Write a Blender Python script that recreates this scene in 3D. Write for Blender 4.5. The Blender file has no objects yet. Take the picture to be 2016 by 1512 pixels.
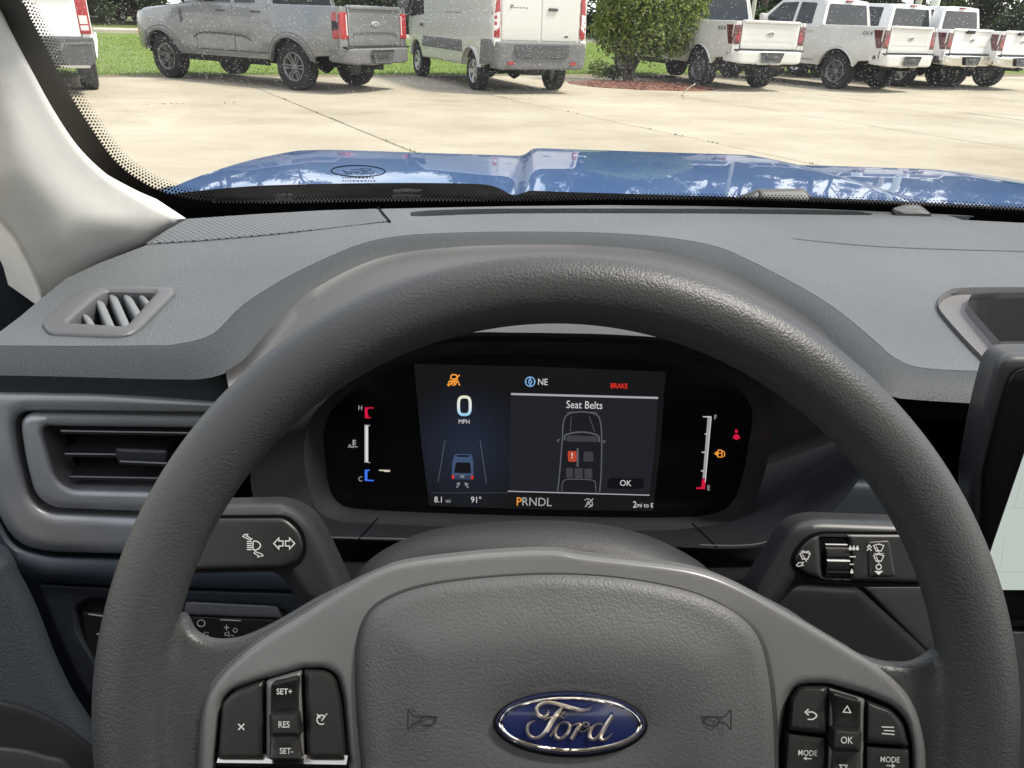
import bpy, bmesh, math, random
import numpy as np
from mathutils import Vector, Matrix, noise
from mathutils.geometry import delaunay_2d_cdt, intersect_point_line
R = math.radians
random.seed(7)
scene = bpy.context.scene
COL = scene.collection

# ------------------------------------------------------------------ camera, sky, sun, exposure
CAM_H, PITCH, ROLL, YAW, FPX = 1.40, R(25.8), R(2.2), R(2.2), 1500.0
O = Vector((0, 0, CAM_H))
FW = Vector((math.sin(YAW) * math.cos(PITCH), math.cos(YAW) * math.cos(PITCH), -math.sin(PITCH)))
R0 = Vector((math.cos(YAW), -math.sin(YAW), 0))
U0 = R0.cross(FW)
RT = math.cos(ROLL) * R0 + math.sin(ROLL) * U0
UP = -math.sin(ROLL) * R0 + math.cos(ROLL) * U0
cam = bpy.data.cameras.new('camera')
cam.sensor_fit = 'HORIZONTAL'
cam.angle = 2 * math.atan(1008 / FPX)
cam.clip_start, cam.clip_end = 0.02, 3000
camo = bpy.data.objects.new('camera', cam)
COL.objects.link(camo)
camo.matrix_world = Matrix(((RT.x, UP.x, -FW.x, O.x), (RT.y, UP.y, -FW.y, O.y), (RT.z, UP.z, -FW.z, O.z), (0, 0, 0, 1)))
scene.camera = camo

EXPO = 1.45
SUN_EL, SUN_AZ = R(60), R(98)          # azimuth clockwise from straight ahead
world = bpy.data.worlds.new('World')
scene.world = world
world.use_nodes = True
wn, wl = world.node_tree.nodes, world.node_tree.links
wn.clear()
wout = wn.new('ShaderNodeOutputWorld')
sky = wn.new('ShaderNodeTexSky')
sky.sky_type = 'NISHITA'
sky.sun_disc = False
sky.sun_elevation = SUN_EL
sky.sun_rotation = SUN_AZ
sky.dust_density = 1.5
bg1 = wn.new('ShaderNodeBackground'); bg1.inputs[1].default_value = 0.10
bg2 = wn.new('ShaderNodeBackground'); bg2.inputs[0].default_value = (1.0, 0.985, 0.96, 1); bg2.inputs[1].default_value = 0.86
wmix = wn.new('ShaderNodeMixShader')
geo = wn.new('ShaderNodeTexCoord')
sep = wn.new('ShaderNodeSeparateXYZ')
zadd = wn.new('ShaderNodeMath'); zadd.operation = 'ADD'; zadd.inputs[1].default_value = 0.18
zabs = wn.new('ShaderNodeMath'); zabs.operation = 'ABSOLUTE'
dv = wn.new('ShaderNodeVectorMath'); dv.operation = 'DIVIDE'
cmb = wn.new('ShaderNodeCombineXYZ')
cn = wn.new('ShaderNodeTexNoise'); cn.inputs['Scale'].default_value = 1.1; cn.inputs['Detail'].default_value = 9; cn.inputs['Roughness'].default_value = 0.58
cr = wn.new('ShaderNodeValToRGB')
cr.color_ramp.elements[0].position = 0.40; cr.color_ramp.elements[1].position = 0.60
wl.new(geo.outputs['Generated'], sep.inputs[0])
wl.new(sep.outputs['Z'], zabs.inputs[0]); wl.new(zabs.outputs[0], zadd.inputs[0])
for k in range(3): wl.new(zadd.outputs[0], cmb.inputs[k])
wl.new(geo.outputs['Generated'], dv.inputs[0]); wl.new(cmb.outputs[0], dv.inputs[1])
wl.new(dv.outputs[0], cn.inputs['Vector']); wl.new(cn.outputs['Fac'], cr.inputs[0])
wl.new(sky.outputs[0], bg1.inputs[0])
wl.new(cr.outputs[0], wmix.inputs[0]); wl.new(bg1.outputs[0], wmix.inputs[1]); wl.new(bg2.outputs[0], wmix.inputs[2])
wl.new(wmix.outputs[0], wout.inputs[0])

sl = bpy.data.lights.new('sun', 'SUN')
sl.energy = 1.9; sl.angle = R(9); sl.color = (1.0, 0.95, 0.86)
so = bpy.data.objects.new('sun', sl)
COL.objects.link(so)
sdir = Vector((math.sin(SUN_AZ) * math.cos(SUN_EL), math.cos(SUN_AZ) * math.cos(SUN_EL), math.sin(SUN_EL)))
so.rotation_euler = sdir.to_track_quat('Z', 'Y').to_euler()
so.location = sdir * 50

vs = scene.view_settings
vs.view_transform = 'Standard'; vs.look = 'None'; vs.exposure = EXPO; vs.gamma = 1.0; vs.use_curve_mapping = False
scene.cycles.max_bounces = 8
scene.cycles.transparent_max_bounces = 16
scene.cycles.caustics_reflective = False
scene.cycles.caustics_refractive = False
scene.cycles.sample_clamp_indirect = 6

# ------------------------------------------------------------------ geometry helpers
def ray(px, py): return FW + RT * ((px - 1008) / FPX) + UP * ((756 - py) / FPX)
def P_d(px, py, d): return O + ray(px, py) * d
def P_pl(px, py, p, n):
    r = ray(px, py)
    return O + r * ((p - O).dot(n) / r.dot(n))
def P_hf(px, py, zf, it=14):
    r = ray(px, py); t = 0.8
    p = O + r * t
    for _ in range(it):
        z = zf(p.x, p.y)
        t = 0.5 * t + 0.5 * min(3.0, max(0.2, (z - O.z) / r.z))
        p = O + r * t
    return p
def plane_surf(p, n):
    n = n.normalized()
    if n.dot(O - p) < 0: n = -n
    def s(px, py, h=0.0):
        return P_pl(px, py, p + n * h, n)
    s.n = n
    return s
def off(surf, d):
    def s(px, py, h=0.0): return surf(px, py, h + d)
    s.n = surf.n
    return s

def V(p): return Vector(p)
def dedupe(pts):
    out = []
    for p in pts:
        if not out or (out[-1][0] - p[0]) ** 2 + (out[-1][1] - p[1]) ** 2 > 1e-12: out.append(tuple(p))
    return out
def cat(pts, closed=True, n=8):
    """Catmull-Rom through 2D or 3D points"""
    pts = [Vector(p) for p in pts]; m = len(pts); out = []
    rng = range(m if closed else m - 1)
    for i in rng:
        p1, p2 = pts[i], pts[(i + 1) % m]
        p0 = pts[i - 1] if (closed or i > 0) else p1 * 2 - p2
        p3 = pts[(i + 2) % m] if (closed or i + 2 < m) else p2 * 2 - p1
        for k in range(n):
            t = k / n
            out.append(0.5 * ((2 * p1) + (p2 - p0) * t + (2 * p0 - 5 * p1 + 4 * p2 - p3) * t * t + (3 * p1 - p0 - 3 * p2 + p3) * t ** 3))
    if not closed: out.append(pts[-1].copy())
    return [tuple(p) for p in out]
def rnd(pts, r, n=5):
    """round the corners of a closed 2D polygon; r number or list"""
    m = len(pts); out = []
    for i in range(m):
        p = Vector(pts[i]); a = Vector(pts[i - 1]); b = Vector(pts[(i + 1) % m])
        ri = r[i] if isinstance(r, (list, tuple)) else r
        u, v = (a - p), (b - p)
        c = min(ri, u.length * 0.48, v.length * 0.48)
        if c <= 0: out.append(tuple(p)); continue
        s, e = p + u.normalized() * c, p + v.normalized() * c
        for k in range(n + 1):
            t = k / n
            out.append(tuple((1 - t) ** 2 * s + 2 * t * (1 - t) * p + t * t * e))
    return out
def rect(x0, y0, x1, y1): return [(x0, y0), (x1, y0), (x1, y1), (x0, y1)]
def ell(cx, cy, a, b, n=40, rot=0.0):
    return [(cx + a * math.cos(t) * math.cos(rot) - b * math.sin(t) * math.sin(rot), cy + a * math.cos(t) * math.sin(rot) + b * math.sin(t) * math.cos(rot)) for t in [2 * math.pi * k / n for k in range(n)]]
def resamp(pts, n, closed=False):
    P = [Vector(p) for p in pts]
    if closed: P.append(P[0])
    L = [0.0]
    for a, b in zip(P, P[1:]): L.append(L[-1] + (b - a).length)
    out = []; j = 0; tot = L[-1]
    N = n if closed else n - 1
    for k in range(n):
        s = tot * k / N
        while j < len(P) - 2 and L[j + 1] < s: j += 1
        t = (s - L[j]) / max(1e-12, L[j + 1] - L[j])
        out.append(P[j].lerp(P[j + 1], min(1, max(0, t))))
    return out
def densify(pts, step):
    out = []; m = len(pts)
    for i in range(m):
        a, b = pts[i], pts[(i + 1) % m]
        L = math.hypot(b[0] - a[0], b[1] - a[1]); n = max(1, int(L / step))
        for k in range(n): out.append((a[0] + (b[0] - a[0]) * k / n, a[1] + (b[1] - a[1]) * k / n))
    return out
def dist_poly(P, poly):
    P = np.asarray(P, float).reshape(-1, 2); A = np.asarray(poly, float); B = np.roll(A, -1, 0)
    out = np.full(len(P), 1e9)
    for a, b in zip(A, B):
        ab = b - a; L2 = (ab ** 2).sum()
        if L2 < 1e-18: continue
        t = np.clip(((P - a) @ ab) / L2, 0, 1)
        d = np.hypot(*(P - a - t[:, None] * ab).T)
        out = np.minimum(out, d)
    return out
def in_poly(P, poly):
    P = np.asarray(P, float).reshape(-1, 2); A = np.asarray(poly, float); B = np.roll(A, -1, 0)
    ins = np.zeros(len(P), bool)
    for a, b in zip(A, B):
        if a[1] == b[1]: continue
        c = ((a[1] > P[:, 1]) != (b[1] > P[:, 1])) & (P[:, 0] < (b[0] - a[0]) * (P[:, 1] - a[1]) / (b[1] - a[1]) + a[0])
        ins ^= c
    return ins

def mesh_obj(name, verts, faces, mat, parent=None, smooth=True, sharp=None):
    me = bpy.data.meshes.new(name)
    me.from_pydata([tuple(v) for v in verts], [], faces)
    me.validate()
    bm = bmesh.new(); bm.from_mesh(me)
    bmesh.ops.recalc_face_normals(bm, faces=bm.faces)
    bm.to_mesh(me); bm.free()
    if smooth:
        me.polygons.foreach_set('use_smooth', [True] * len(me.polygons))
        me.set_sharp_from_angle(angle=R(sharp if sharp else 40))
    if mat: me.materials.append(mat)
    return link(name, me, parent)
def link(name, me, parent=None):
    o = bpy.data.objects.new(name, me); COL.objects.link(o)
    if parent is not None:
        o.parent = parent
        if parent.get('world_space'):
            o.matrix_parent_inverse = Matrix.Translation(-Vector(parent['world_space']))
            o['world_space'] = (0.0, 0.0, 0.0)
    return o
def thing(name, label, cat_, loc=(0, 0, 0), rz=0.0, group=None, world_space=False):
    o = bpy.data.objects.new(name, None); COL.objects.link(o)
    o.location = loc; o.rotation_euler = (0, 0, rz); o.empty_display_size = 0.1
    tag(o, label, cat_, group)
    if world_space: o['world_space'] = tuple(loc)
    return o
def tag(o, label, cat_, group=None, kind=None):
    if label: o['label'] = label
    if cat_: o['category'] = cat_
    if group: o['group'] = group
    if kind: o['kind'] = kind
    return o
def copy_tree(o, parent=None):
    c = o.copy(); COL.objects.link(c)
    if parent is not None: c.parent = parent
    for ch in list(o.children): copy_tree(ch, c)
    return c

def sheet(name, contour, surf, mat, parent=None, step=20.0, hf=None, edge=None, skirt=0.01, holes=(), hole_skirt=0.02, smooth=True, sharp=None, bstep=None):
    """a shaped panel: closed contour in the panel's own 2D coordinates, surf(a,b,h)->3D; edge=(width,drop) rounds its rim"""
    bs = bstep or step * 0.5
    con = dedupe(densify([tuple(p[:2]) for p in contour], bs))
    hs = [dedupe(densify([tuple(p[:2]) for p in h], bs)) for h in holes]
    n = len(con); pts = list(con)
    edges = [(i, (i + 1) % n) for i in range(n)]
    for h in hs:
        b0 = len(pts); pts += h
        edges += [(b0 + i, b0 + (i + 1) % len(h)) for i in range(len(h))]
    nb = len(pts)
    A = np.array(con); mn, mx = A.min(0), A.max(0)
    gx, gy = np.meshgrid(np.arange(mn[0] + step * .5, mx[0], step), np.arange(mn[1] + step * .43, mx[1], step * .87))
    gx = gx + (np.arange(gx.shape[0]) % 2)[:, None] * step * .5
    G = np.c_[gx.ravel(), gy.ravel()]
    allpoly = [con] + hs
    def dist(Pn):
        d = dist_poly(Pn, con)
        for h in hs: d = np.minimum(d, dist_poly(Pn, h))
        return d
    extra = []
    if edge:
        w = edge[0]
        area = sum(con[i][0] * con[(i + 1) % n][1] - con[(i + 1) % n][0] * con[i][1] for i in range(n))
        sg = 1 if area > 0 else -1
        for fr in (.12, .3, .6, 1.0):
            for i in range(n):
                a, b = Vector(con[i - 1]), Vector(con[(i + 1) % n]); t = (b - a)
                if t.length < 1e-9: continue
                t.normalize(); q = Vector(con[i]) + Vector((-t.y, t.x)) * sg * w * fr
                extra.append((q.x, q.y, w * fr))
            for h in hs:
                m_ = len(h); ah = sum(h[i][0] * h[(i + 1) % m_][1] - h[(i + 1) % m_][0] * h[i][1] for i in range(m_)); s2 = -1 if ah > 0 else 1
                for i in range(m_):
                    a, b = Vector(h[i - 1]), Vector(h[(i + 1) % m_]); t = b - a
                    if t.length < 1e-9: continue
                    t.normalize(); q = Vector(h[i]) + Vector((-t.y, t.x)) * s2 * w * fr
                    extra.append((q.x, q.y, w * fr))
        if extra:
            E_ = np.array(extra); ok = in_poly(E_[:, :2], con)
            dd = dist(E_[:, :2]); ok &= dd > E_[:, 2] * .93
            E_ = E_[ok][:, :2]
        else: E_ = np.zeros((0, 2))
    else: E_ = np.zeros((0, 2))
    if len(G):
        ok = in_poly(G, con) & (dist(G) > max(step * .45, (edge[0] * 1.15 if edge else 0)))
        G = G[ok]
    pts += [tuple(p) for p in E_] + [tuple(p) for p in G]
    if hs:
        keep = list(range(nb))
    res = delaunay_2d_cdt([Vector(p) for p in pts], edges, [list(range(n))], 1, 1e-7 * max(1e-3, float((mx - mn).max())))
    v2, tris = res[0], [list(f) for f in res[2]]
    XY = np.array([(p.x, p.y) for p in v2])
    if hs:
        cen = np.array([XY[f].mean(0) for f in tris])
        bad = np.zeros(len(tris), bool)
        for h in hs: bad |= in_poly(cen, h)
        tris = [f for f, b in zip(tris, bad) if not b]
    D = dist_poly(XY, con)
    De = D.copy()
    for h in hs: De = np.minimum(De, dist_poly(XY, h))
    H = np.zeros(len(XY))
    if hf is not None:
        for i, (x, y) in enumerate(XY): H[i] = hf(x, y, D[i])
    if edge:
        q = np.clip(1 - De / edge[0], 0, 1)
        H += edge[1] * (np.sqrt(np.clip(1 - q * q, 0, 1)) - 1)
    verts = [surf(x, y, h) for (x, y), h in zip(XY, H)]
    faces = [list(f) for f in tris]
    if skirt or hs:
        cnt = {}
        for f in faces:
            for i in range(len(f)):
                a, b = f[i], f[(i + 1) % len(f)]
                cnt.setdefault((min(a, b), max(a, b)), []).append((a, b))
        low = {}
        for k, v in list(cnt.items()):
            if len(v) == 1:
                a, b = v[0]
                for q in (a, b):
                    if q not in low:
                        sk = skirt
                        if hs and D[q] > step * .01: sk = hole_skirt
                        low[q] = len(verts)
                        verts.append(verts[q] - surf.n * sk if hasattr(surf, 'n') else surf(XY[q][0], XY[q][1], H[q] - sk))
                faces.append([b, a, low[a], low[b]])
    return mesh_obj(name, verts, faces, mat, parent, smooth, sharp)

def strip(name, A, B, mat, parent=None, n=60, prof=((0, 0), (1, 0)), closed=False, flip=1, sharp=None, back=0.0):
    """ruled band between two 3D curves with a cross profile of (t, height)"""
    a, b = resamp(A, n, closed), resamp(B, n, closed)
    verts, faces = [], []; m = len(prof)
    for i in range(n):
        t = (a[(i + 1) % n] - a[i - 1]) if closed else (a[min(n - 1, i + 1)] - a[max(0, i - 1)])
        nn = t.cross(b[i] - a[i])
        nn = nn.normalized() * flip if nn.length > 1e-12 else Vector((0, 0, 0))
        for (tt, h) in prof: verts.append(a[i].lerp(b[i], tt) + nn * h)
    for i in range(n if closed else n - 1):
        j = (i + 1) % n
        for k in range(m - 1): faces.append([i * m + k, j * m + k, j * m + k + 1, i * m + k + 1])
    return mesh_obj(name, verts, faces, mat, parent, True, sharp)

def tube_data(pts, rad, seg=10, caps=True):
    P = [Vector(p) for p in pts]; m = len(P); verts, faces = [], []
    up = Vector((0, 0, 1))
    for i in range(m):
        t = (P[min(m - 1, i + 1)] - P[max(0, i - 1)]).normalized()
        s = t.cross(up)
        if s.length < 1e-3: s = t.cross(Vector((1, 0, 0)))
        s.normalize(); u = s.cross(t)
        r = rad[i] if isinstance(rad, (list, tuple)) else rad
        for k in range(seg):
            an = 2 * math.pi * k / seg
            verts.append(P[i] + (s * math.cos(an) + u * math.sin(an)) * r)
    for i in range(m - 1):
        for k in range(seg): faces.append([i * seg + k, i * seg + (k + 1) % seg, (i + 1) * seg + (k + 1) % seg, (i + 1) * seg + k])
    if caps:
        faces.append(list(range(seg))); faces.append([(m - 1) * seg + k for k in range(seg)])
    return verts, faces
def tube(name, pts, rad, mat, parent=None, seg=10):
    v, f = tube_data(pts, rad, seg); return mesh_obj(name, v, f, mat, parent)

class MB:
    def __init__(s): s.v, s.f = [], []
    def add(s, v, f):
        o = len(s.v); s.v += [Vector(p) for p in v]; s.f += [[o + i for i in q] for q in f]
    def box(s, x0, y0, z0, x1, y1, z1, c=0.0):
        if c <= 0:
            v = [(x, y, z) for x in (x0, x1) for y in (y0, y1) for z in (z0, z1)]
            s.add(v, [[0, 1, 3, 2], [4, 6, 7, 5], [0, 4, 5, 1], [2, 3, 7, 6], [0, 2, 6, 4], [1, 5, 7, 3]])
        else:
            bm = bmesh.new(); bmesh.ops.create_cube(bm, size=1)
            for q in bm.verts: q.co = Vector(((x0 + x1) / 2 + q.co.x * (x1 - x0), (y0 + y1) / 2 + q.co.y * (y1 - y0), (z0 + z1) / 2 + q.co.z * (z1 - z0)))
            bmesh.ops.bevel(bm, geom=bm.edges[:], offset=c, segments=2, affect='EDGES', profile=.5)
            bm.verts.index_update()
            s.add([q.co.copy() for q in bm.verts], [[q.index for q in f.verts] for f in bm.faces]); bm.free()
    def tube(s, pts, rad, seg=8):
        v, f = tube_data(pts, rad, seg); s.add(v, f)
    def lathe(s, prof, axis='Y', seg=32, c=(0, 0, 0)):
        m = len(prof); v, f = [], []
        for k in range(seg):
            a = 2 * math.pi * k / seg
            for (r, h) in prof:
                p = (r * math.cos(a), h, r * math.sin(a)) if axis == 'Y' else ((r * math.cos(a), r * math.sin(a), h) if axis == 'Z' else (h, r * math.cos(a), r * math.sin(a)))
                v.append((p[0] + c[0], p[1] + c[1], p[2] + c[2]))
        for k in range(seg):
            j = (k + 1) % seg
            for i in range(m - 1): f.append([k * m + i, j * m + i, j * m + i + 1, k * m + i + 1])
        s.add(v, f)
    def build(s, name, mat, parent=None, smooth=True, sharp=35): return mesh_obj(name, s.v, s.f, mat, parent, smooth, sharp)

def ribbon_data(pts, w, surf, h, dome=0.0, closed=False):
    """flat or domed stroke of width w (number or list, in the surface's 2D units)"""
    P = [Vector(p[:2]) for p in pts]; m = len(P); verts, faces = [], []
    for i in range(m):
        a = P[i - 1] if (i > 0 or closed) else P[i]; b = P[(i + 1) % m] if (i < m - 1 or closed) else P[i]
        d1 = (P[i] - a); d2 = (b - P[i])
        t = (d1.normalized() if d1.length > 1e-9 else Vector((0, 0))) + (d2.normalized() if d2.length > 1e-9 else Vector((0, 0)))
        if t.length < 1e-6: t = d1 if d1.length > 1e-9 else Vector((1, 0))
        t.normalize(); nrm = Vector((-t.y, t.x))
        ref = d1.normalized() if d1.length > 1e-9 else d2.normalized()
        cosv = max(.45, abs(nrm.dot(Vector((-ref.y, ref.x)))))
        ww = (w[i] if isinstance(w, (list, tuple)) else w) * .5 / cosv
        L, Rr = P[i] + nrm * ww, P[i] - nrm * ww
        verts += [surf(L.x, L.y, h), surf(P[i].x, P[i].y, h + dome), surf(Rr.x, Rr.y, h)]
    for i in range(m if closed else m - 1):
        j = (i + 1) % m
        faces += [[i * 3, j * 3, j * 3 + 1, i * 3 + 1], [i * 3 + 1, j * 3 + 1, j * 3 + 2, i * 3 + 2]]
    return verts, faces
def strokes(name, lines, w, surf, mat, parent=None, h=0.0004, dome=0.0):
    mb = MB()
    for i, l in enumerate(lines):
        cl = False
        if isinstance(l, dict): ww = l.get('w', w); cl = l.get('closed', False); l = l['p']
        else: ww = w
        v, f = ribbon_data(l, ww, surf, h + i * 0.000004, dome, cl); mb.add(v, f)
    o = mb.build(name, mat, parent)
    if len(lines) > 1: o['kind'] = 'stuff'
    return o
def fills(name, polys, surf, mat, parent=None, h=0.0004):
    mb = MB()
    for i, p in enumerate(polys):
        p = dedupe(p); o = delaunay_2d_cdt([Vector(q[:2]) for q in p], [(k, (k + 1) % len(p)) for k in range(len(p))], [list(range(len(p)))], 1, 1e-6)
        mb.add([surf(q.x, q.y, h + i * 0.000004) for q in o[0]], [list(f) for f in o[2]])
    o = mb.build(name, mat, parent, smooth=False)
    if len(polys) > 1: o['kind'] = 'stuff'
    return o
def text(name, s, px, py, size, surf, mat, parent=None, h=0.0005, align='CENTER', rot=0.0, xs=1.0, bold=0.0, flip=1):
    """lettering laid on a surface; size = cap height in the surface's 2D units"""
    cu = bpy.data.curves.new('lettering', 'FONT'); cu.body = s; cu.align_x = align; cu.align_y = 'CENTER'; cu.size = 1.0; cu.offset = bold
    cu.resolution_u = 3
    to = bpy.data.objects.new('lettering', cu); COL.objects.link(to)
    dg = bpy.context.evaluated_depsgraph_get()
    me = bpy.data.meshes.new_from_object(to.evaluated_get(dg))
    bpy.data.objects.remove(to); bpy.data.curves.remove(cu)
    k = size / 0.73; c, sn = math.cos(rot), math.sin(rot)
    for v in me.vertices:
        x, y = v.co.x * k * xs, -v.co.y * k * flip
        v.co = surf(px + c * x - sn * y, py + sn * x + c * y, h)
    me.name = name
    me.materials.clear(); me.materials.append(mat)
    return link(name, me, parent)

# ------------------------------------------------------------------ materials
MATS = {}
def mat(name, col=(.5, .5, .5), rough=.5, metal=0.0, spec=.5, bump=None, coat=0.0, emit=None, var=None, coat_rough=.05, sheen=0.0):
    m = bpy.data.materials.new(name); m.use_nodes = True
    nt = m.node_tree; b = nt.nodes['Principled BSDF']
    b.inputs['Base Color'].default_value = (*col, 1); b.inputs['Roughness'].default_value = rough
    b.inputs['Metallic'].default_value = metal; b.inputs['Specular IOR Level'].default_value = spec
    b.inputs['Coat Weight'].default_value = coat; b.inputs['Coat Roughness'].default_value = coat_rough
    if sheen: b.inputs['Sheen Weight'].default_value = sheen
    if emit:
        b.inputs['Emission Color'].default_value = (*emit[0], 1); b.inputs['Emission Strength'].default_value = emit[1] / 2 ** EXPO
    tc = nt.nodes.new('ShaderNodeTexCoord')
    if var:    # (scale, colour2, contrast-low, contrast-high)
        nz = nt.nodes.new('ShaderNodeTexNoise'); nz.inputs['Scale'].default_value = var[0]; nz.inputs['Detail'].default_value = 6
        rp = nt.nodes.new('ShaderNodeValToRGB')
        rp.color_ramp.elements[0].position = var[2]; rp.color_ramp.elements[1].position = var[3]
        rp.color_ramp.elements[0].color = (*col, 1); rp.color_ramp.elements[1].color = (*var[1], 1)
        nt.links.new(tc.outputs['Object'], nz.inputs['Vector']); nt.links.new(nz.outputs['Fac'], rp.inputs[0])
        nt.links.new(rp.outputs[0], b.inputs['Base Color'])
    if bump:   # (kind, scale, strength, distance)
        bp = nt.nodes.new('ShaderNodeBump'); bp.inputs['Strength'].default_value = bump[2]; bp.inputs['Distance'].default_value = bump[3]
        if bump[0] == 'leather':
            t = nt.nodes.new('ShaderNodeTexVoronoi'); t.feature = 'F1'; t.inputs['Scale'].default_value = bump[1]
            n2 = nt.nodes.new('ShaderNodeTexNoise'); n2.inputs['Scale'].default_value = bump[1] * .5; n2.inputs['Detail'].default_value = 2
            ad = nt.nodes.new('ShaderNodeVectorMath'); ad.operation = 'MULTIPLY_ADD'; ad.inputs[1].default_value = (.0007, .0007, .0007)
            nt.links.new(tc.outputs['Object'], n2.inputs['Vector']); nt.links.new(n2.outputs['Color'], ad.inputs[0]); nt.links.new(tc.outputs['Object'], ad.inputs[2])
            nt.links.new(ad.outputs[0], t.inputs['Vector']); src = t.outputs['Distance']; bp.invert = True
        elif bump[0] == 'grain':
            t = nt.nodes.new('ShaderNodeTexNoise'); t.inputs['Scale'].default_value = bump[1]; t.inputs['Detail'].default_value = 2
            nt.links.new(tc.outputs['Object'], t.inputs['Vector']); src = t.outputs['Fac']
        elif bump[0] == 'pebble':
            t = nt.nodes.new('ShaderNodeTexVoronoi'); t.inputs['Scale'].default_value = bump[1]
            nt.links.new(tc.outputs['Object'], t.inputs['Vector']); src = t.outputs['Distance']; bp.invert = True
        elif bump[0] == 'weave':
            t = nt.nodes.new('ShaderNodeTexWave'); t.inputs['Scale'].default_value = bump[1]; t.inputs['Distortion'].default_value = .4; t.bands_direction = 'DIAGONAL'
            nt.links.new(tc.outputs['Object'], t.inputs['Vector']); src = t.outputs['Fac']
        nt.links.new(src, bp.inputs['Height']); nt.links.new(bp.outputs[0], b.inputs['Normal'])
    MATS[name] = m
    return m
M_dash = mat('dash_vinyl', (.079, .085, .089), .55, spec=.45, bump=('leather', 560, .75, .0009), var=(5, (.098, .103, .106), .35, .65))
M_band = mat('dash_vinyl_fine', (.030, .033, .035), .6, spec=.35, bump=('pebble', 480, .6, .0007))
M_lip = mat('dash_lip', (.045, .054, .064), .55, spec=.4, bump=('pebble', 600, .3, .0005))
M_navy = mat('dash_lower', (.040, .050, .064), .6, spec=.35, bump=('grain', 900, .3, .0005))
M_cowl = mat('cowl_plastic', (.050, .048, .047), .5, spec=.5, bump=('grain', 1400, .3, .0004))
M_leather = mat('wheel_skin', (.038, .039, .040), .45, spec=.45, bump=('leather', 920, .30, .0005), var=(9, (.043, .044, .045), .4, .6))
M_pad = mat('airbag_skin', (.084, .085, .086), .52, spec=.45, bump=('leather', 900, .34, .0005), var=(14, (.093, .094, .095), .4, .6))
M_satin = mat('satin_trim', (.130, .130, .130), .33, spec=.5, var=(30, (.138, .138, .138), .4, .6))
M_button = mat('button_black', (.018, .0175, .017), .40, spec=.45, bump=('grain', 2500, .15, .0002))
M_black = mat('matte_black', (.008, .008, .009), .6, spec=.12)
M_void = mat('void_black', (.004, .004, .004), .9, spec=.05)
M_hous = mat('housing_plastic', (.010, .011, .013), .55, spec=.2, bump=('grain', 900, .2, .0004))
M_hous2 = mat('housing_bezel', (.022, .022, .023), .42, spec=.4)
M_lens = mat('cluster_lens', (.004, .004, .005), .18, spec=.3)
M_silver = mat('vent_trim', (.34, .345, .35), .36, metal=.35, spec=.5, var=(40, (.36, .365, .37), .4, .6))
M_ventf = mat('vent_frame', (.085, .085, .088), .45, spec=.5)
M_slat = mat('slat_grey', (.16, .165, .17), .45, spec=.5)
M_dslat = mat('slat_dark', (.020, .020, .021), .4, spec=.5)
M_shroud = mat('column_cover', (.017, .0165, .016), .5, spec=.5, bump=('grain', 1500, .5, .0006), var=(900, (.034, .033, .030), .55, .7))
M_chrome = mat('chrome', (.80, .79, .77), .10, metal=1.0)
M_strip = mat('strip_chrome', (.42, .40, .38), .22, metal=1.0)
M_chrome2 = mat('chrome_warm', (.88, .80, .70), .38, metal=1.0)
M_badge = mat('badge_blue', (.012, .020, .095), .18, spec=.5, coat=.6)
M_cream = mat('pillar_cloth', (.64, .62, .575), .8, spec=.25, bump=('weave', 170, .16, .0006), var=(20, (.67, .65, .60), .35, .65))
M_frit = mat('frit_black', (.020, .018, .018), .5, spec=.4)
M_icon = mat('icon_white', (.62, .62, .60), .5)
M_icon_g = mat('icon_grey', (.26, .26, .26), .5)
M_stitch = mat('stitching', (.16, .15, .14), .7)
M_emb = mat('embossed_mark', (.022, .021, .020), .45)
M_door = mat('door_plastic', (.018, .022, .029), .6, spec=.35, bump=('pebble', 500, .4, .0008))
M_seal = mat('door_seal', (.012, .015, .02), .8, spec=.2)
M_tray = mat('tray_frame', (.125, .120, .118), .55, spec=.4, bump=('grain', 900, .3, .0005))
M_trayin = mat('tray_inside', (.026, .027, .029), .7, bump=('grain', 700, .3, .0006))
def em(name, col, s=1.0): return mat(name, (0, 0, 0), .6, spec=0.05, emit=(col, s))
E_white = em('glow_white', (.66, .66, .65)); E_grey = em('glow_grey', (.38, .38, .40)); E_dim = em('glow_dim', (.10, .105, .12)); E_dim2 = em('glow_dim2', (.045, .048, .056))
E_orange = em('glow_orange', (.95, .36, .05)); E_red = em('glow_red', (.72, .03, .02)); E_red2 = em('glow_crimson', (.62, .01, .05)); E_blue = em('glow_blue', (.05, .18, .85))
E_cyan = em('glow_skyblue', (.25, .52, .85)); E_cream = em('glow_cream', (.66, .62, .48)); E_dred = em('glow_seat', (.45, .06, .03))

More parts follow.
